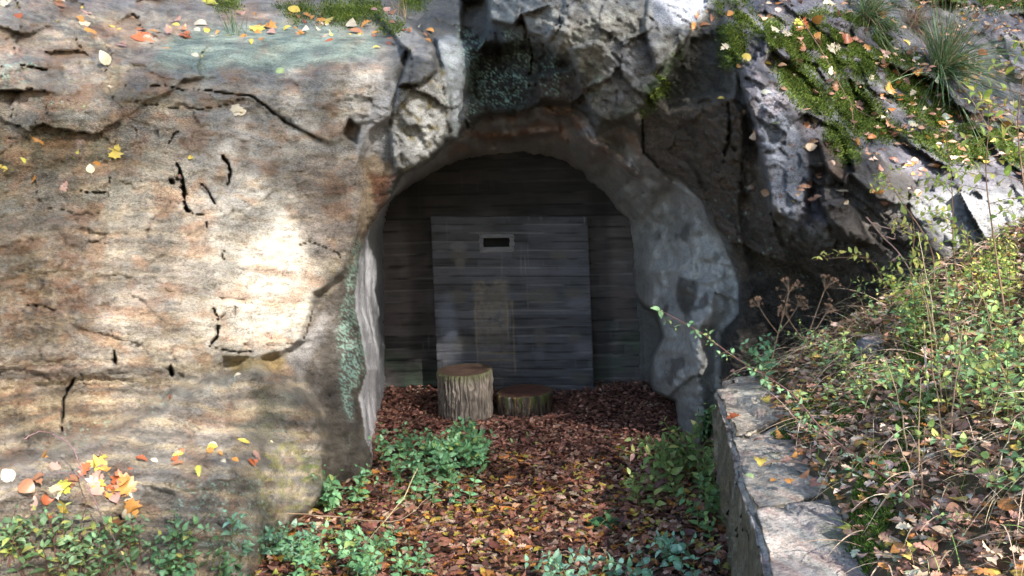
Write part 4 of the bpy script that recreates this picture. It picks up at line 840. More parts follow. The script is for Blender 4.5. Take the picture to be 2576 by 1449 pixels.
def litter():
    n = 46000; x = rng.uniform(-2.4, 2.6, n); y = 1.9 + 7.0 * rng.random(n)**.85; e = x - wall_x(y); k = (e < .08) & ~((y > 7) & (x > 2.2)) & (abs(x) < .9 + .5 * y)
    x, y = x[k], y[k]; n = len(x); far = sst(5.6, 7.0, y + fbm(x * 1.5, y * 1.5, 3, 501) * 1.2)
    dark = sst(-.1, .3, fbm(x * 1.3, y * 1.3, 3, 502)); z = H(x, y) + rng.uniform(.0, .035, n) + .03 * far * rng.random(n)
    for cx, cy, r in LOGS:
        q = np.hypot(x - cx, y - cy); z -= .035 * sst(r + .25, r, q)
    z += .035 * sst(8.2, 8.7, y) * sst(-.3, .3, fbm(x * 2, y, 2, 503) + .2)
    c = np.where((rng.random(n) < far)[:, None], palette(BROWN, n) * .85, palette(FRONT, n) * .8) * (1 - .55 * dark * sst(.5, .9, 1 - abs(far - .35)))[:, None]
    nr = np.stack([rng.normal(0, .38, n), rng.normal(0, .38, n), np.ones(n)], 1); s = rng.uniform(.034, .074, n) * np.where(rng.random(n) < .12, 1.35, 1) * (1 - .15 * far)
    b = Bag(); r = rng.random(n)
    for T, lo, hi in ((T_OAK, 0, .55), (T_RND, .55, .72), (T_OVD, .72, .9), (T_MPL, .9, 1.01)):
        m = (r >= lo) & (r < hi); b.leaves(T, np.stack([x, y, z], 1)[m], rnd_dir(m.sum()), nr[m], s[m], c[m])
    # left foot of the cliff and bank
    tag(b.build('leaf_litter', M_DEAD), kind='stuff')
    n = 44000; x = rng.uniform(.9, 5.2, n); y = rng.uniform(1.8, 8.0, n); e = x - wall_x(y); k = (e > .16) & (rng.random(n) < .8 + .5 * fbm(x * 2, y * 2, 3, 505)); x, y = x[k], y[k]; n = len(x)
    z = H(x, y) + rng.uniform(.005, .04, n); b = Bag(); c = palette(BANK, n); r = rng.random(n); nr = np.stack([rng.normal(-.2, .4, n), rng.normal(0, .4, n), np.ones(n)], 1); s = rng.uniform(.034, .068, n)
    for T, lo, hi in ((T_OAK, 0, .6), (T_RND, .6, .8), (T_OVD, .8, .93), (T_MPL, .93, 1.01)):
        m = (r >= lo) & (r < hi); b.leaves(T, np.stack([x, y, z], 1)[m], rnd_dir(m.sum()), nr[m], s[m], c[m])
    tag(b.build('bank_litter', M_DEAD), kind='stuff')
litter()
def slope_litter():
    n = 5200; u = rng.uniform(1880, 2900, n); v = rng.uniform(-150, 520, n); k = rng.random(n) < .06 + .9 * sst(2250, 2500, u + v * .5) * sst(480, 300, v) * sst(-.25, .2, fbm(u / 70, v / 50, 3, 520)) + .25 * sst(60, 0, v)
    u, v = u[k], v[k]; n = len(u); p, nr = samp(u, v); nr = nr + rng.normal(0, .3, (n, 3)) + [0, -.5, .2]; p = p + nr * .012; b = Bag(); r = rng.random(n); s = rng.uniform(.05, .09, n); c = palette(BANK, n)
    for T, lo, hi in ((T_OAK, 0, .6), (T_RND, .6, .85), (T_OVD, .85, 1.01)):
        m = (r >= lo) & (r < hi); b.leaves(T, p[m], rnd_dir(m.sum()), nr[m], s[m], c[m])
    tag(b.build('slope_litter', M_DEAD), kind='stuff')
slope_litter()
def moss():
    n = 420000; u = rng.uniform(500, 2650, n); v = rng.uniform(-60, 480, n); k = rng.random(n) < sampm(MB, u, v) * (.25 + .75 * (u > 0)); u, v = u[k], v[k]; n = len(u)
    p, nr = samp(u, v); p = p - nr * .002; d = nr + rng.normal(0, .55, (n, 3)) + [0, 0, .25]; s = rng.uniform(.010, .022, n); c = palette([(3, (.10, .15, .025)), (2, (.16, .21, .03)), (2, (.055, .09, .018)), (.6, (.24, .26, .05))], n, .3)
    b = Bag(); d /= np.linalg.norm(d, axis=1, keepdims=True); h = np.cross(d, rng.normal(0, 1, (n, 3))); h /= np.linalg.norm(h, axis=1, keepdims=True)
    w_ = (s * .28)[:, None]; V = np.stack([p - h * w_, p + h * w_, p + d * s[:, None] + h * w_ * .5, p + d * s[:, None] - h * w_ * .5], 1); b.add(V.reshape(-1, 3), np.arange(n * 4).reshape(n, 4), np.repeat(c, 4, 0))
    tag(b.build('moss', M_MOSS, smooth=False), kind='stuff')
    # moss cushions on bank and wall top
    b = Bag()
    for (u, v, ru, rv) in ((2010, 1075, 55, 30), (2200, 1285, 60, 55), (2290, 1190, 60, 50), (1945, 1150, 25, 14), (2140, 1010, 60, 30), (2190, 1380, 50, 40), (2300, 1080, 60, 40), (2110, 1120, 60, 26)):
        m = int(ru * rv * 1.1); a = rng.uniform(0, 6.283, m); r = np.sqrt(rng.random(m)) * (1 + .35 * np.sin(a * 3 + u)); q = Pz(u + ru * r * np.cos(a), v + rv * r * np.sin(a), .9); z = np.maximum(H(q[:, 0], q[:, 1]), .88) + .015 * (1 - r)
        p = np.stack([q[:, 0], q[:, 1], z], 1); d = rng.normal(0, .5, (m, 3)) + [0, 0, 1]; d /= np.linalg.norm(d, axis=1, keepdims=True); s = rng.uniform(.012, .025, m); h = np.cross(d, rng.normal(0, 1, (m, 3))); h /= np.linalg.norm(h, axis=1, keepdims=True); w_ = (s * .22)[:, None]
        V = np.stack([p - h * w_, p + h * w_, p + d * s[:, None] + h * w_ * .4, p + d * s[:, None] - h * w_ * .4], 1); b.add(V.reshape(-1, 3), np.arange(m * 4).reshape(m, 4), np.repeat(palette([(3, (.10, .17, .03)), (2, (.15, .22, .035)), (2, (.05, .09, .018))], m), 4, 0))
    tag(b.build('cushion_moss', M_MOSS, smooth=False), kind='stuff')
moss()

# ---- single leaves stuck to the rock and lying on the stones
LM = {}
def leaf_mesh(kind, cname, col):
    key = (kind, cname, random.randrange(3))
    if key not in LM:
        T = {'oak': T_OAK, 'round': T_RND, 'maple': T_MPL, 'narrow': T_OVD}[kind]; V, Fq = T[key[2] % len(T)]; V = V * [1, 1, 1.1]
        tmp = mesh_np('leaf', V, Fq, M_DEAD, cols=np.clip(np.tile(np.array(col) * .82, (len(V), 1)) * (1 + .35 * fbm(V[:, 0] * 5 + key[2] * 3, V[:, 1] * 5, 2, 7))[:, None], 0, 1)); LM[key] = tmp.data; bpy.data.objects.remove(tmp)
    return LM[key]
LC = {'yellow': (.66, .50, .10), 'lemon yellow': (.58, .56, .10), 'cream': (.72, .62, .46), 'orange': (.58, .27, .07), 'brown': (.36, .17, .09), 'pinkish brown': (.46, .27, .22), 'pale green': (.34, .44, .20), 'dark brown': (.16, .07, .045), 'reddish': (.42, .12, .05)}
def put_leaf(p, nr, cname, kind, size, label, group=None, ang=None):
    o = bpy.data.objects.new('fallen_leaf', leaf_mesh(kind, cname, LC[cname])); COL.objects.link(o)
    a = random.uniform(0, 6.283) if ang is None else ang; n = Vector(nr).normalized(); t = n.cross(Vector((0, 0, 1)) if abs(n.z) < .9 else Vector((0, 1, 0))).normalized(); b = n.cross(t); d = t * math.cos(a) + b * math.sin(a); x = d.cross(n)
    M = Matrix((x, d, n)).transposed().to_4x4(); s = size; o.matrix_world = Matrix.Translation(Vector(p) + n * (.006 + .003 * random.random())) @ M @ Matrix.Diagonal((s * random.uniform(.85, 1.15), s, s, 1))
    tag(o, label, 'leaf', group); return o
def on_rock(u, v, px, cname, kind, label, group=None, tilt=.25):
    p, n = samp(np.array([float(u)]), np.array([float(v)])); d = float((p[0] - CC) @ FW)
    n = n[0] + np.array([random.gauss(0, tilt * .5), -.55, abs(random.gauss(0, tilt * .5))]); put_leaf(p[0], n, cname, kind, px / F * d, label, group)
for (u, v, px, cn, kd, lb) in [
 (215,262,34,'pale green','round','pale green round leaf stuck to the left face beside the diagonal crack'), (20,425,46,'yellow','round','big yellow leaf stuck to the left face at the photo edge'), (22,452,38,'cream','round','cream leaf directly under the big yellow leaf at the left edge'),
 (66,403,26,'lemon yellow','round','small lemon leaf right of the big yellow leaf on the left face'), (90,446,30,'orange','maple','orange leaf on the left face below the small lemon leaf'), (168,455,34,'pinkish brown','oak','curled pinkish oak leaf hanging on the left face'),
 (283,398,40,'yellow','maple','yellow leaf at the right end of the row on the left face'), (240,405,32,'orange','round','round orange-yellow leaf in the middle of the row on the left face'), (205,400,24,'reddish','oak','small reddish oak leaf just left of the round orange-yellow leaf'),
 (198,382,26,'lemon yellow','oak','lemon oak leaf above the small reddish oak leaf'), (230,436,24,'cream','round','small cream leaf under the row of leaves on the left face'), (473,398,15,'yellow','maple','tiny yellow leaf above the black slot in the left face'),
 (445,448,18,'pinkish brown','round','small pinkish leaf caught in the round black hole'), (594,268,36,'cream','maple','cream maple leaf over the long dark crack'), (600,290,26,'cream','round','cream round leaf overlapping the cream maple leaf'),
 (82,347,34,'orange','oak','orange oak leaf high on the left face'), (272,165,40,'cream','round','cream leaf at the bend of the joint in the upper left rock'), (286,222,36,'cream','oak','cream oak leaf by the pale diagonal vein'),
 (683,852,18,'dark brown','oak','dark brown leaf on the lower rim of the sunlit patch'), (588,950,26,'cream','round','cream leaf on the top edge of the lower slab'), (462,918,0,'cream','round',''),
 (428,1005,14,'reddish','round','small red leaf on the lichen band of the lower slab'), (598,1105,32,'yellow','oak','yellow oak leaf below the mossy hollow'), (622,1112,30,'cream','round','cream leaf right of the yellow oak leaf under the mossy hollow'),
 (680,1106,22,'cream','round','small cream leaf at the foot of the mossy hollow'), (523,1118,28,'cream','round','round cream leaf alone on the lower slab'), (532,1140,20,'orange','maple','orange leaf right below the round cream leaf'),
 (500,1200,34,'lemon yellow','oak','lemon oak leaf in the middle of the lowest ledge'), (268,1170,56,'yellow','maple','large yellow maple leaf on the lower left ledge'), (255,1148,30,'yellow','maple','smaller yellow maple leaf above the large yellow one'),
 (145,1215,42,'lemon yellow','maple','lemon maple leaf on the lower left ledge'), (30,1212,40,'cream','round','round cream leaf at the lower left photo edge'), (655,1160,34,'pinkish brown','oak','pinkish oak leaf at the right end of the lowest ledge'),
 (625,1165,28,'reddish','maple','red leaf beside the pinkish oak leaf'), (546,12,44,'lemon yellow','maple','lemon maple leaf at the top edge over the ledge'), (200,15,34,'yellow','oak','yellow oak leaf at the top left of the cliff'), (695,172,30,'pale green','round','pale green leaf on the mint-coloured ledge'),
 (632,112,26,'yellow','oak','yellow oak leaf on the open part of the mint ledge'), (478,137,28,'cream','round','cream round leaf on the mint ledge, left part'), (510,143,22,'yellow','maple','small yellow leaf next to the cream round leaf on the mint ledge'),
 (1822,248,20,'yellow','narrow','narrow yellow leaf in the dark cleft under the mossy edge'), (1868,292,16,'orange','oak','small orange leaf on the dark rock right of the cleft'), (1902,337,14,'orange','oak','tiny orange leaf on the edge of the blue-grey buttress'),
 (2090,108,40,'cream','round','cream round leaf between moss patches on the right slope'), (2090,135,36,'cream','maple','cream maple leaf below the cream round leaf on the right slope'), (1970,87,30,'cream','maple','cream maple leaf above the moss on the right slope'), (2010,70,30,'lemon yellow','maple','lemon maple leaf above the moss on the right slope'),
 (2168,332,40,'pinkish brown','oak','pinkish oak leaf at the lower edge of the hanging moss'), (2160,378,26,'pinkish brown','oak','lower pinkish oak leaf under the hanging moss'), (2050,312,26,'cream','maple','cream leaf by the round hole in the buttress'), (2040,452,30,'dark brown','oak','dark brown leaf on the right flank of the buttress')]:
    if px: on_rock(u, v, px, cn, kd, lb)
def drift(n, pts, spread, px, kinds, cols, label, group):
    for i in range(n):
        k = random.randrange(len(pts) - 1); f = random.random(); u = lerp(pts[k][0], pts[k + 1][0], f) + random.gauss(0, spread[0]); v = lerp(pts[k][1], pts[k + 1][1], f) + random.gauss(0, spread[1])
        i_, j_ = int((u - us[0]) / S), int((v - vs[0]) / S)
        if inl[j_, i_]: continue
        cn = random.choice(cols); kd = random.choice(kinds); on_rock(u, v, random.uniform(*px), cn, kd, cn + {'oak': ' oak ', 'maple': ' lobed ', 'round': ' round '}[kd] + label, group, .45)
CO = ['orange', 'orange', 'pinkish brown', 'cream', 'yellow', 'brown', 'brown', 'reddish']
drift(66, [(360,85),(520,78),(640,70),(760,55),(900,80),(960,95)], (16, 17), (20, 40), ['oak','oak','maple','round'], CO, 'leaf in the autumn drift along the top of the mint-coloured ledge', 'leaves drifted along the high left ledge')
drift(12, [(960,25),(1000,60),(1050,75),(1085,95)], (8, 8), (15, 24), ['oak','round'], CO, 'leaf on top of the jutting boulder left of the mouth', 'leaves on the jutting boulder')
drift(20, [(20,30),(120,35),(200,45),(330,60),(300,120)], (34, 26), (20, 38), ['oak','maple','round'], CO, 'leaf on the broken rock at the top left corner', 'leaves on the top left corner of the cliff')
drift(34, [(90,1250),(180,1190),(260,1210),(300,1240),(200,1290)], (46, 26), (30, 52), ['oak','maple','round'], CO, 'leaf heaped on the lower left ledge above the ivy', 'leaves heaped on the lower left ledge')
drift(10, [(370,1155),(480,1150),(640,1160)], (26, 14), (20, 34), ['oak','round'], CO, 'small autumn leaf scattered along the lowest slab', 'leaves scattered along the lowest slab')
drift(44, [(1880,60),(2000,100),(2100,60),(2200,90),(2380,200),(2250,300),(2050,190)], (60, 44), (22, 40), ['oak','oak','round','maple'], CO, 'leaf scattered over the mossy right-hand slope', 'leaves scattered over the mossy right slope')
drift(14, [(2380,240),(2450,330),(2540,300)], (40, 40), (22, 36), ['oak','oak','round'], CO, 'leaf caught around the drooping grass tussock', 'leaves caught around the grass tussock')
drift(9, [(1990,300),(2180,380),(2280,420),(2330,440)], (24, 12), (20, 34), ['oak'], ['brown', 'pinkish brown', 'orange'], 'leaf lodged in the clefts below the moss', 'leaves lodged in the clefts below the moss')
drift(6, [(1740,55),(1790,45),(1830,40)], (10, 8), (22, 34), ['oak'], ['orange', 'brown'], 'leaf lying over the cleft right of the white-lit rock', 'leaves by the cleft at the top')
def on_stone(u, v, px, cname, kind, label, group=None):
    r = ray(u, v); q = CC + r * ((.935 - CAMZ) / r[2]); d = (q - CC) @ FW; put_leaf(q, (random.gauss(0, .25), random.gauss(-.1, .25), 1), cname, kind, px / F * d, label, group)
for (u, v, px, cn, kd, lb) in [(1915,1150,60,'yellow','oak','big yellow oak leaf on the middle wall block'), (1840,942,26,'pinkish brown','oak','pinkish leaf on the far corner of the wall'), (1930,1012,30,'yellow','maple','bright yellow leaf on the moss cushion of the far block'), (1940,1030,24,'orange','round','orange leaf beside the bright yellow one on the far block'),
 (1965,1165,52,'pinkish brown','oak','pinkish oak leaf lying across the middle wall block'), (1895,1205,26,'pale green','round','pale green leaf on the middle wall block'), (1955,1208,22,'orange','round','small orange leaf in the centre of the middle block'), (1975,1212,24,'orange','maple','small orange leaf right of its twin on the middle block'), (2010,1210,44,'brown','narrow','curled brown leaf at the joint of the two near blocks'),
 (2065,1205,44,'cream','round','white-grey leaf on the near wall block corner'), (2135,1330,50,'lemon yellow','round','round veined lemon leaf beside the near block'), (2095,1180,56,'lemon yellow','narrow','upright lemon leaf over the near block'), (1860,1045,36,'reddish','maple','red leaf on the edge of the far block'), (2150,1085,34,'cream','round','pale grey round leaf behind the wall')]:
    on_stone(u, v, px, cn, kd, lb)
for i in range(24):
    on_stone(random.choice([random.gauss(1985, 50), random.gauss(2080, 40)]), random.gauss(1095, 48), random.uniform(26, 44), random.choice(['brown', 'pinkish brown', 'orange', 'brown', 'cream']), 'oak', 'brown oak leaf in the pile on top of the far wall blocks', 'oak leaves piled on the wall top')

# ================================================================== PLANTS
def smooth_path(pts, n=14):
    p = np.asarray(pts, float); m = len(p); t_ = np.linspace(0, m - 1, n); i = np.clip(t_.astype(int), 0, m - 2); f = (t_ - i)[:, None]
    q = np.concatenate([[2 * p[0] - p[1]], p, [2 * p[-1] - p[-2]]]); a, b, c, d = q[i], q[i + 1], q[i + 2], q[i + 3]
    return .5 * (2 * b + (c - a) * f + (2 * a - 5 * b + 4 * c - d) * f**2 + (3 * b - a - 3 * c + d) * f**3)
def spot(u, v):
    g = gpt(u, v); dg = float((g - CC) @ FW); p, n = samp(np.array([float(u)]), np.array([float(v)])); dc = float((p[0] - CC) @ FW)
    return p[0] if dc < dg and v < 1550 else g
def along(path, f):
    x = np.clip(f, 0, 1) * (len(path) - 1); i = np.minimum(x.astype(int), len(path) - 2); return lerp(path[i], path[i + 1], (x - i)[:, None]), path[i + 1] - path[i]
def sprig(st, fo, path, T, size, pal, step=.045, start=.2, up=.35, pairs=True, taper=.5, r0=.003, scol=(.14, .16, .05), droop=.25):
    """one leafy stem: tube in st, leaves in fo"""
    L_ = np.linalg.norm(np.diff(path, axis=0), axis=1).sum(); n = max(2, int(L_ * (1 - start) / step)); st.tube(path, np.linspace(r0, r0 * .35, len(path)), scol, 5)
    f = start + (1 - start) * (np.arange(n) + .5) / n; f[-1] = 1; p, tg = along(path, f); tg /= np.linalg.norm(tg, axis=1, keepdims=True)
    a = random.uniform(0, 3); h = np.cross(tg, [0.1, .2, 1]); h /= np.linalg.norm(h, axis=1, keepdims=True) + 1e-9; g = np.cross(tg, h)
    P_, D_, S_ = [], [], []
    for sgn in ((1, -1) if pairs else (1,)):
        al = a + np.arange(n) * (math.pi / 2 if pairs else 2.4) + (0 if sgn > 0 else math.pi) + rng.normal(0, .3, n)
        d = np.cos(al)[:, None] * h + np.sin(al)[:, None] * g + tg * up; d[:, 2] -= droop * (1 - f) ; P_.append(p + d * .004); D_.append(d); S_.append(size * (1 - taper * f**1.5) * rng.uniform(.75, 1.15, n))
    P_, D_, S_ = np.concatenate(P_), np.concatenate(D_), np.concatenate(S_); m = len(P_)
    fo.leaves(T, P_, D_, np.array([0, -.25, 1.]) + rng.normal(0, .35, (m, 3)), S_, palette(pal, m, .25))
def clump(name, cat, label, bases, hgt, T, size, pal, n_stems, lean=(0, 0), spread=.45, group=None, scol=(.14, .16, .05), step=.045, start=.15, r0=.003, branch=0):
    st, fo = Bag(), Bag(); pts = []; sts = [st]
    for i in range(n_stems):
        if n_stems <= 4 and i: st = Bag(); sts.append(st)
        u, v = random.choice(bases) if len(bases) > 6 else bases[i % len(bases)]
        b = spot(u + random.gauss(0, 12), v + random.gauss(0, 6)); pts.append(b); h = hgt * random.uniform(.55, 1.1); dx, dy = lean[0] + random.gauss(0, spread), lean[1] + random.gauss(0, spread)
        path = smooth_path([b - [0, 0, .02], b + np.array([dx * .25, dy * .25, .55]) * h, b + np.array([dx * .8, dy * .8, .95 - .2 * (dx * dx + dy * dy)]) * h], 9); sprig(st, fo, path, T, size, pal, step, start, scol=scol, r0=r0)
        for _ in range(branch):
            k = random.randrange(3, 7); q = path[k]; e = np.array([random.gauss(0, 1), random.gauss(0, 1), .5]); e /= np.linalg.norm(e); sprig(st, fo, smooth_path([q, q + e * h * .2, q + e * h * .38 + [0, 0, .02]], 6), T, size * .85, pal, step, .2, scol=scol, r0=r0 * .7)
    c = np.mean(pts, 0); root = empty(name, tuple(c), label=label, cat=cat, group=group); [q.build('stem', M_STEM, root) for q in sts]; fo.build('foliage', M_LEAF, root); return root
NP = [(4, (.18, .37, .17)), (3, (.23, .44, .22)), (2, (.13, .27, .12)), (.5, (.30, .38, .12))]
NT = [(4, (.22, .41, .27)), (3, (.29, .48, .34)), (2, (.16, .30, .18))]
def row(u0, u1, v0, v1, n): return [(random.uniform(u0, u1), random.uniform(v0, v1)) for _ in range(n)]
clump('nettle_patch', 'nettles', 'bright green nettle patch at the left foot of the cave mouth', row(955, 1235, 1150, 1225, 40), .34, T_NET, .085, NP, 46, spread=.35, branch=1)
clump('nettle_patch', 'nettles', 'thin nettles growing just in front of the bright patch by the mouth', row(1010, 1190, 1230, 1290, 20), .24, T_NET, .065, NP, 16, spread=.5)
clump('nettle', 'nettle', 'tiny pale green seedling alone in the leaf litter before the short log', [(1292, 1128), (1310, 1122)], .13, T_NET, .05, [(1, (.32, .42, .20))], 3, step=.03)
clump('nettle_patch', 'nettles', 'nettles against the dark foot of the concrete-sprayed rock pillar', row(790, 915, 1255, 1320, 14), .26, T_NET, .075, NP, 16, branch=1)
clump('nettle_patch', 'nettles', 'blue-green nettles spreading below the lichened slab, left of the path', row(560, 800, 1360, 1430, 24), .17, T_NET, .07, NT, 30, branch=1)
clump('nettle_patch', 'nettles', 'green nettles filling the foreground between the slab and the path', row(700, 980, 1380, 1490, 34), .21, T_NET, .065, NP, 34, branch=1)
clump('nettle_patch', 'nettles', 'low nettles at the bottom edge, right end of the left foreground band', row(980, 1090, 1400, 1500, 12), .16, T_NET, .055, NP, 12)
clump('bramble_patch', 'bramble', 'tangled round-leaved bramble at the bottom left corner', row(0, 260, 1370, 1500, 34), .24, T_OVT, .07, [(3, (.22, .34, .17)), (1.5, (.42, .44, .13)), (1, (.14, .22, .10))], 36, branch=1, scol=(.14, .07, .06))
clump('bramble_patch', 'bramble', 'bramble with green leaves below the heaped orange leaves', row(230, 450, 1370, 1500, 34), .22, T_NET, .062, [(3, (.20, .36, .18)), (1, (.14, .25, .11)), (.5, (.42, .42, .12))], 24, branch=1, scol=(.14, .07, .06))
clump('ivy_patch', 'ivy', 'dark ground ivy in the shadow at the bottom of the left slab', row(400, 620, 1400, 1500, 30), .17, T_RND, .055, [(3, (.15, .30, .15)), (1, (.10, .19, .08))], 26, branch=1)
SHR = [(4, (.16, .25, .075)), (3, (.12, .19, .06)), (2, (.26, .32, .10)), (1, (.28, .16, .14)), (.6, (.45, .42, .14))]
clump('shrub', 'shrub', 'leafy shrub with long pointed leaves between the wall and the path', row(1690, 1840, 1150, 1260, 20), .42, T_OVT, .105, SHR, 22, lean=(-.15, 0), branch=1, r0=.005)
clump('shrub', 'shrub', 'taller leafy stems against the far corner of the wall', row(1740, 1815, 1090, 1130, 10), .42, T_OVT, .085, [(3, (.12, .24, .10)), (1, (.2, .3, .1))], 10, branch=1, r0=.004)
clump('nettle', 'nettle', 'toothed green plant rising in the dark gap behind the far wall block', row(1850, 1990, 940, 975, 10), .28, T_NET, .07, [(3, (.12, .26, .14))], 9, branch=1)
clump('shrub', 'shrub', 'small yellowing shrub leaning over the path left of the wall', row(1560, 1680, 1215, 1290, 14), .24, T_OVT, .10, [(2, (.30, .36, .12)), (2, (.18, .26, .08)), (1, (.30, .15, .15))], 10, lean=(-.3, 0), spread=.3)
clump('shrub', 'shrub', 'single dark green broad-leaved plant lying on the path', [(1490, 1340), (1520, 1335)], .09, T_RND, .10, [(1, (.05, .12, .05))], 3, lean=(.3, 0))
clump('nettle_patch', 'nettles', 'pale blue-green nettles leaning left at the bottom of the path', row(1400, 1640, 1420, 1490, 16), .20, T_NET, .075, NT, 14, lean=(-.7, .2), spread=.3)
clump('nettle_patch', 'nettles', 'pale blue-green nettles at the bottom beside the near wall block', row(1690, 1860, 1380, 1500, 16), .20, T_NET, .07, NT, 15, lean=(-.3, .1), spread=.4)
clump('nettle_patch', 'nettles', 'dark green nettles crowding the foot of the wall below the middle block', row(1790, 1850, 1290, 1380, 10), .30, T_NET, .07, [(3, (.11, .21, .08)), (1, (.2, .3, .1))], 10, lean=(-.2, 0), branch=1)
# --- the bank
BG = [(3, (.24, .40, .17)), (3, (.32, .44, .14)), (1.5, (.48, .50, .15)), (1, (.14, .25, .10))]
YG = [(4, (.30, .40, .09)), (3, (.42, .46, .11)), (1, (.55, .50, .12)), (1, (.16, .26, .07))]
for i, (u, v, h, lb, pal_) in enumerate([
 (2130, 930, .30, 'green herbs on the crest of the bank next to the flat grey stone', BG), (2260, 880, .34, 'green herbs just right of the flat grey stone', BG), (2380, 850, .40, 'leafy green herbs on the upper bank below the white-lit rock', BG),
 (2500, 900, .42, 'dense green herbs at the right edge of the upper bank', BG), (2290, 780, .36, 'yellow-green herbs on the bank skyline', YG), (2440, 740, .42, 'sunlit yellow-green herbs higher on the bank', YG), (2550, 760, .45, 'sunlit leafy herbs at the right photo edge, upper bank', YG),
 (2360, 1020, .32, 'green herbs in the middle of the bank among dry stems', BG), (2530, 1080, .40, 'broad green herbs at the right photo edge, middle bank', BG), (2460, 980, .34, 'scattered green herbs right of the pale dry stalk', BG), (2590, 1250, .35, 'blurred green herbs at the right photo edge, lower bank', BG),
 (2120, 1010, .18, 'short green herbs just behind the far wall block', BG), (2230, 960, .22, 'low green herbs between stone and far block', BG)]):
    clump('herb', 'wild plant', lb, row(u - 70, u + 70, v - 25, v + 40, 12), h, T_OVT if i % 2 else T_NET, [.038, .05, .044][i % 3], pal_, 9, lean=(-.25, -.1), spread=.45, group='green herbs growing over the bank', branch=1, r0=.002, step=.04)
def sapling(pts, depths, label, pal, size=.05, nb=9, bl=.28, r0=.005, T=None, scol=(.20, .12, .07), lean=(0, 0)):
    pth = smooth_path([P(u, v, d) for (u, v), d in zip(pts, depths)], 16); st, fo = Bag(), Bag(); st.tube(pth, np.linspace(r0, r0 * .3, len(pth)), scol, 6)
    for i in range(nb):
        f = .3 + .7 * i / nb; q, tg = along(pth, np.array([f])); e = np.array([random.gauss(lean[0], 1), random.gauss(lean[1], .8), random.uniform(-.1, .6)]); e /= np.linalg.norm(e); l = bl * (1.1 - .6 * f) * random.uniform(.7, 1.2)
        sprig(st, fo, smooth_path([q[0], q[0] + e * l * .55 + [0, 0, .02], q[0] + e * l], 7), T or T_OVT, size, pal, size * .7, .15, .5, pairs=True, taper=.3, r0=r0 * .35, scol=scol, droop=.1)
    root = empty('sapling', tuple(pth[0]), label=label, cat='sapling', group='young saplings on the bank'); st.build('stem', M_STEM, root); fo.build('foliage', M_LEAF, root)
sapling([(2420,830),(2400,640),(2395,480),(2380,330)], [4.3,4.3,4.35,4.4], 'thin sapling with lit yellow-green leaves in front of the pale rock', YG, .045, 14)
sapling([(2530,800),(2500,600),(2480,420),(2500,250)], [3.8,3.9,4.0,4.1], 'tall thin sapling with bright leaves near the right edge', YG, .05, 11, .32)
sapling([(2300,800),(2290,690),(2300,590),(2290,520)], [4.7,4.7,4.7,4.7], 'short sapling carrying a few big pale yellow leaves', [(1, (.62, .55, .16)), (1, (.45, .48, .14))], .07, 5, .16)
sapling([(2600,700),(2580,500),(2560,300),(2590,120)], [3.4,3.5,3.6,3.6], 'sapling with large yellow leaves touching the right photo edge', [(2, (.55, .55, .12)), (2, (.35, .45, .1))], .065, 13, .32)
sapling([(2350,740),(2340,620),(2250,480),(2230,430)], [4.9,4.9,5.0,5.0], 'spindly sapling bending left over the lit rock', YG, .04, 12, .25, lean=(-.5, 0))
sapling([(2470,900),(2450,760),(2440,640),(2420,560)], [3.9,4,4,4.1], 'small bushy sapling low on the bank skyline', YG, .042, 9, .26)
sapling([(2230,725),(2190,655),(2120,648),(2040,655)], [5.0,4.95,4.9,4.85], 'yellow-green shoot reaching left across the dark rock', [(1, (.50, .50, .14))], .05, 7, .09, .003, lean=(-1, 0))
sapling([(2560,1180),(2540,1000),(2500,860),(2480,760)], [2.9,3.0,3.1,3.2], 'leafy sapling in the right foreground of the bank', BG, .045, 9, .26)
sapling([(2210,880),(2180,800),(2160,745),(2120,720)], [4.6,4.6,4.65,4.7], 'small green-leaved shoot on the bank crest before the dark hollow', BG, .04, 7, .14, .003)
# arching bramble shoot
def arch():
    pth = smooth_path([P(u, v, d) for u, v, d in ((2620,1500,2.2),(2480,1390,2.35),(2290,1245,2.7),(2080,1090,3.0),(1985,985,3.3),(1850,900,3.7),(1760,835,3.9),(1660,780,4.0))], 60)
    root = empty('bramble_shoot', tuple(pth[0]), label='long purple-stemmed bramble shoot arching from the bank over the wall', cat='bramble'); st, fo = Bag(), Bag()
    st.tube(pth, np.linspace(.0045, .0018, len(pth)), (.20, .09, .08), 6)
    for i in range(4, 58, 2):
        q = pth[i]; n = random.choice([1, 2, 3]) if i < 44 else random.choice([1, 2])
        for _ in range(n):
            e = np.array([random.gauss(-.2, .8), random.gauss(0, .7), random.gauss(.15, .5)]); e /= np.linalg.norm(e); sprig(st, fo, smooth_path([q, q + e * .025, q + e * .05 + [0, 0, -.004]], 5), T_NET, .036, [(3, (.20, .36, .18)), (1, (.30, .40, .14))], .022, .4, .4, r0=.0012, scol=(.2, .14, .08))
    q = pth[-1]; fo.leaves(T_NET, np.tile(q, (4, 1)), np.array([[-1, 0, .3], [-.8, .3, .6], [.2, .2, -.9], [-.5, -.4, .1]]), np.tile([0., -.6, .8], (4, 1)), np.array([.05, .04, .05, .035]), palette([(1, (.25, .42, .22))], 4))
    st.build('stem', M_STEM, root); fo.build('foliage', M_LEAF, root)
arch()
def bare(name, paths, rad, col, label, cat, group=None):
    b = Bag(); first = None
    for pts in paths:
        pth = smooth_path([P(u, v, d) for u, v, d in pts], 14); first = pth[0] if first is None else first; b.tube(pth + rng.normal(0, .002, pth.shape), np.linspace(rad, rad * .4, 14), col, 5)
    o = b.build(name, M_STEM, loc=tuple(first)); tag(o, label, cat, group)
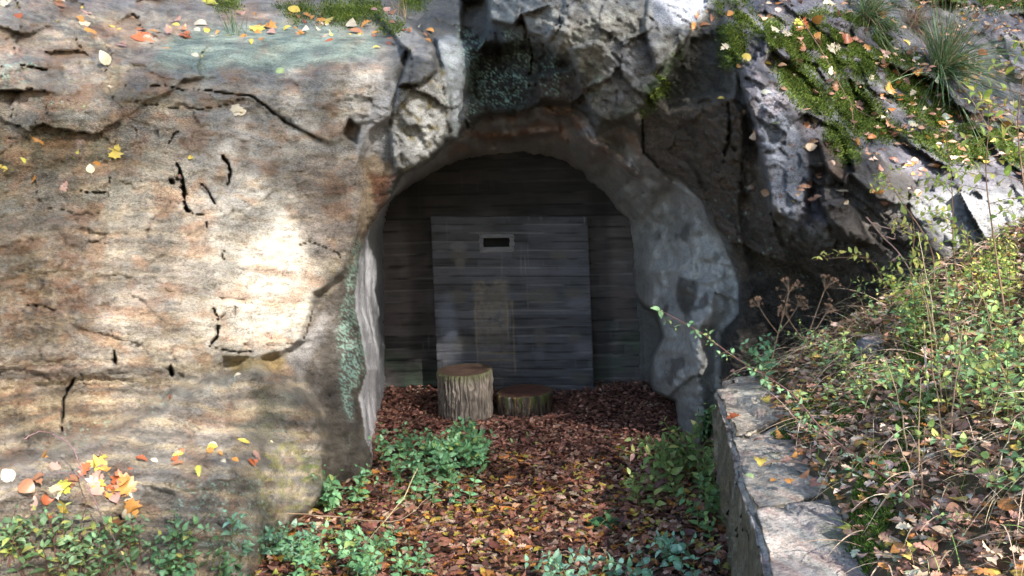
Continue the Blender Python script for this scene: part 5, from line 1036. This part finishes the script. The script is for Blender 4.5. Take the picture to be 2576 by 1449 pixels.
bare('twig', [[(135,1090,3.7),(180,1125,3.65),(212,1200,3.6),(250,1290,3.55),(290,1360,3.5),(340,1470,3.4)], [(212,1200,3.6),(170,1190,3.55),(120,1195,3.5)], [(60,1105,3.6),(100,1085,3.65),(135,1090,3.7)]], .0035, (.20, .12, .12), 'thin bare purple-brown twig hanging in front of the lower left rock', 'twig')
bare('dead_stalk', [[(2180,545,5.0),(2215,590,5.0),(2265,640,4.9),(2310,720,4.8),(2340,800,4.7)], [(2215,590,5),(2250,600,5),(2240,570,5)], [(2265,640,4.9),(2240,660,4.9)], [(2190,560,5.0),(2240,575,4.95),(2290,560,4.9)]], .005, (.34, .22, .18), 'dead forked reddish twig leaning on the upper bank', 'twig')
bare('dead_stalk', [[(2325,870,3.6),(2335,1000,3.5),(2345,1100,3.4),(2340,1230,3.2)], [(2340,1060,3.4),(2290,1150,3.35),(2260,1190,3.3)], [(2345,1150,3.3),(2390,1230,3.2)]], .006, (.50, .40, .34), 'pale dry forked stalk standing in the middle of the bank', 'twig')
bare('dead_stalk', [[(1050,1180,5.2),(1010,1260,4.9),(950,1330,4.6),(905,1385,4.4)]], .005, (.42, .36, .20), 'straw-coloured dry stalk slanting beside the nettles left of the path', 'twig')
bare('dead_stalk', [[(700,1290,4.6),(850,1300,4.6),(1000,1310,4.7),(1080,1250,4.9)]], .004, (.28, .20, .13), 'brown dry stalk lying across the foot of the nettles', 'twig')
bare('dead_stalk', [[(1985,1040,3.6),(2060,1090,3.5),(2150,1150,3.4)], [(2060,1090,3.5),(2080,1060,3.5)]], .004, (.30, .17, .12), 'brown twig lying on the far wall block', 'twig')
bare('dead_stalk', [[(1920,1170,3.15),(1960,1160,3.15),(2060,1172,3.1)]], .004, (.16, .10, .07), 'dark crooked twig on the middle wall block', 'twig')
bare('dead_stalk', [[(2010,40,6.6),(2080,150,6.3),(2140,260,6.0),(2200,300,5.9)], [(2140,260,6.0),(2150,330,5.8)]], .004, (.20, .13, .09), 'thin dark runner crossing the moss on the right slope', 'twig')
for i in range(12):
    u, v = random.uniform(2250, 2560), random.uniform(900, 1300); d = float((gpt(u, v) - CC) @ FW); h = random.uniform(180, 420); e = random.gauss(0, 60)
    bare('dead_stalk', [[(u, v, d), (u + e * .3, v - h * .5, d), (u + e, v - h, d + random.gauss(0, .1))]], .0035, random.choice([(.42, .32, .20), (.30, .20, .13), (.50, .42, .30)]), 'dry straw-coloured stalk standing among the herbs of the bank', 'twig', 'dry stalks on the bank')
def hogweed(base, mid, top, d, label, k=1.0):
    pth = smooth_path([P(*base, d), P(*mid, d - .05), P(*top, d - .1)], 12); st, um = Bag(), Bag(); col = (.22, .15, .10); st.tube(pth, np.linspace(.006, .003, 12), col, 6)
    heads = []
    for tip, ax, s_ in [(pth[-1], pth[-1] - pth[-3], 1)] + [(pth[5] + np.array([sx * .12, .0, .17]), np.array([sx * .6, 0, 1]), .7) for sx in ((-1, 1) if k > .9 else (1,))]:
        if s_ < 1: st.tube(smooth_path([pth[5], lerp(pth[5], tip, .6) + [0, 0, -.01], tip], 6), np.linspace(.004, .0025, 6), col, 5)
        ax = ax / np.linalg.norm(ax); um = Bag(); heads.append(um)
        for j in range(15):
            e = ax + rng.normal(0, .65, 3); e /= np.linalg.norm(e); en = tip + e * .085 * s_ * k; um.tube(np.array([tip, lerp(tip, en, .5) + ax * .006, en]), [.0014, .001, .0008], col, 4)
            for _ in range(6): f = e + rng.normal(0, .8, 3); f /= np.linalg.norm(f); um.tube(np.array([en, en + f * .014]), [.0007, .0018], (.36, .22, .14), 4)
    root = empty('dead_hogweed', tuple(pth[0]), label=label, cat='dead plant'); st.build('stem', M_STEM, root); [h_.build('seed_head', M_STEM, root) for h_ in heads]
hogweed((1935,930), (1960,830), (1985,735), 5.1, 'brown dead hogweed with open seed heads, left of the two')
hogweed((1990,960), (2030,850), (2075,728), 5.0, 'brown dead hogweed beside the other, leaning right over the dark hollow', 1.0)
# --- grass
def tussock(u, v, n, L_, label, down, cols, d_up=.25):
    c, nn = samp(np.array([float(u)]), np.array([float(v)])); p = c + rng.normal(0, .035, (n, 3)); d = np.stack([rng.normal(down[0], .45, n), -abs(rng.normal(.5, .25, n)), rng.normal(down[1], .45, n)], 1)
    up_ = rng.random(n) < d_up; d[up_] = np.stack([rng.normal(0, .35, up_.sum()), rng.normal(-.3, .2, up_.sum()), np.ones(up_.sum())], 1)
    b = Bag(); b.blades(p, d, L_ * rng.uniform(.5, 1.1, n), np.where(up_, .15, .45), np.full(n, .0032), palette(cols, n), 8); o = b.build('grass_tussock', M_BLADE, loc=tuple(c[0])); tag(o, label, 'grass tussock')
GC = [(3, (.12, .22, .10)), (2, (.20, .30, .15)), (1.5, (.38, .30, .18)), (1, (.08, .14, .06))]
tussock(2365, 185, 800, .85, 'large drooping grass tussock high on the right slope', (.45, .35), GC, .35)
tussock(2180, 45, 420, .55, 'smaller blue-green grass tussock at the top of the right slope', (.35, .25), GC, .3)
tussock(2290, 60, 160, .40, 'brownish wisp of grass between the two green tussocks', (.3, .1), [(1, (.36, .24, .17))], .2)
tussock(590, 88, 34, .30, 'small green grass tuft on the front edge of the mint ledge', (0, .3), GC, .6)
tussock(1010, 40, 40, .30, 'dry grass wisps on top of the high left ledge', (-.4, .2), [(1, (.50, .38, .24))], .5)
def bank_grass():
    n = 9000; x = rng.uniform(.95, 4.8, n); y = rng.uniform(1.8, 7.5, n); e = x - wall_x(y); k = (e > .22) & (rng.random(n) < .5 + .9 * fbm(x * 1.6, y * 1.6, 2, 601)); x, y = x[k], y[k]; n = len(x)
    b = Bag(); d = np.stack([rng.normal(-.35, .5, n), rng.normal(-.2, .5, n), np.full(n, .9)], 1); b.blades(np.stack([x, y, H(x, y)], 1), d, rng.uniform(.06, .22, n), rng.uniform(.1, .5, n), rng.uniform(.0012, .0025, n), palette([(3, (.16, .26, .07)), (2, (.26, .36, .10)), (1, (.45, .42, .22))], n), 4)
    tag(b.build('grass', M_BLADE), kind='stuff')
    n = 7500; x = rng.uniform(1.1, 4.6, n); y = rng.uniform(1.8, 6.4, n); e = x - wall_x(y); g = fbm(x * 1.1 + 4, y * 1.1, 2, 602); k = (e > .3) & (rng.random(n) < .45 + 1.2 * g); x, y = x[k], y[k]; n = len(x)
    a = 2.6 + .9 * fbm(x, y, 2, 603) * 3 + rng.normal(0, .55, n); b = Bag(); d = np.stack([np.cos(a), -np.sin(a) * .8, rng.uniform(.1, .9, n)], 1)
    b.blades(np.stack([x, y, H(x, y) + .01], 1), d, rng.uniform(.2, .55, n), rng.uniform(.2, .7, n), rng.uniform(.0016, .003, n), palette([(3, (.56, .43, .30)), (2, (.42, .29, .20)), (1, (.68, .58, .42))], n), 7)
    tag(b.build('dry_grass', M_BLADE), kind='stuff')
bank_grass()
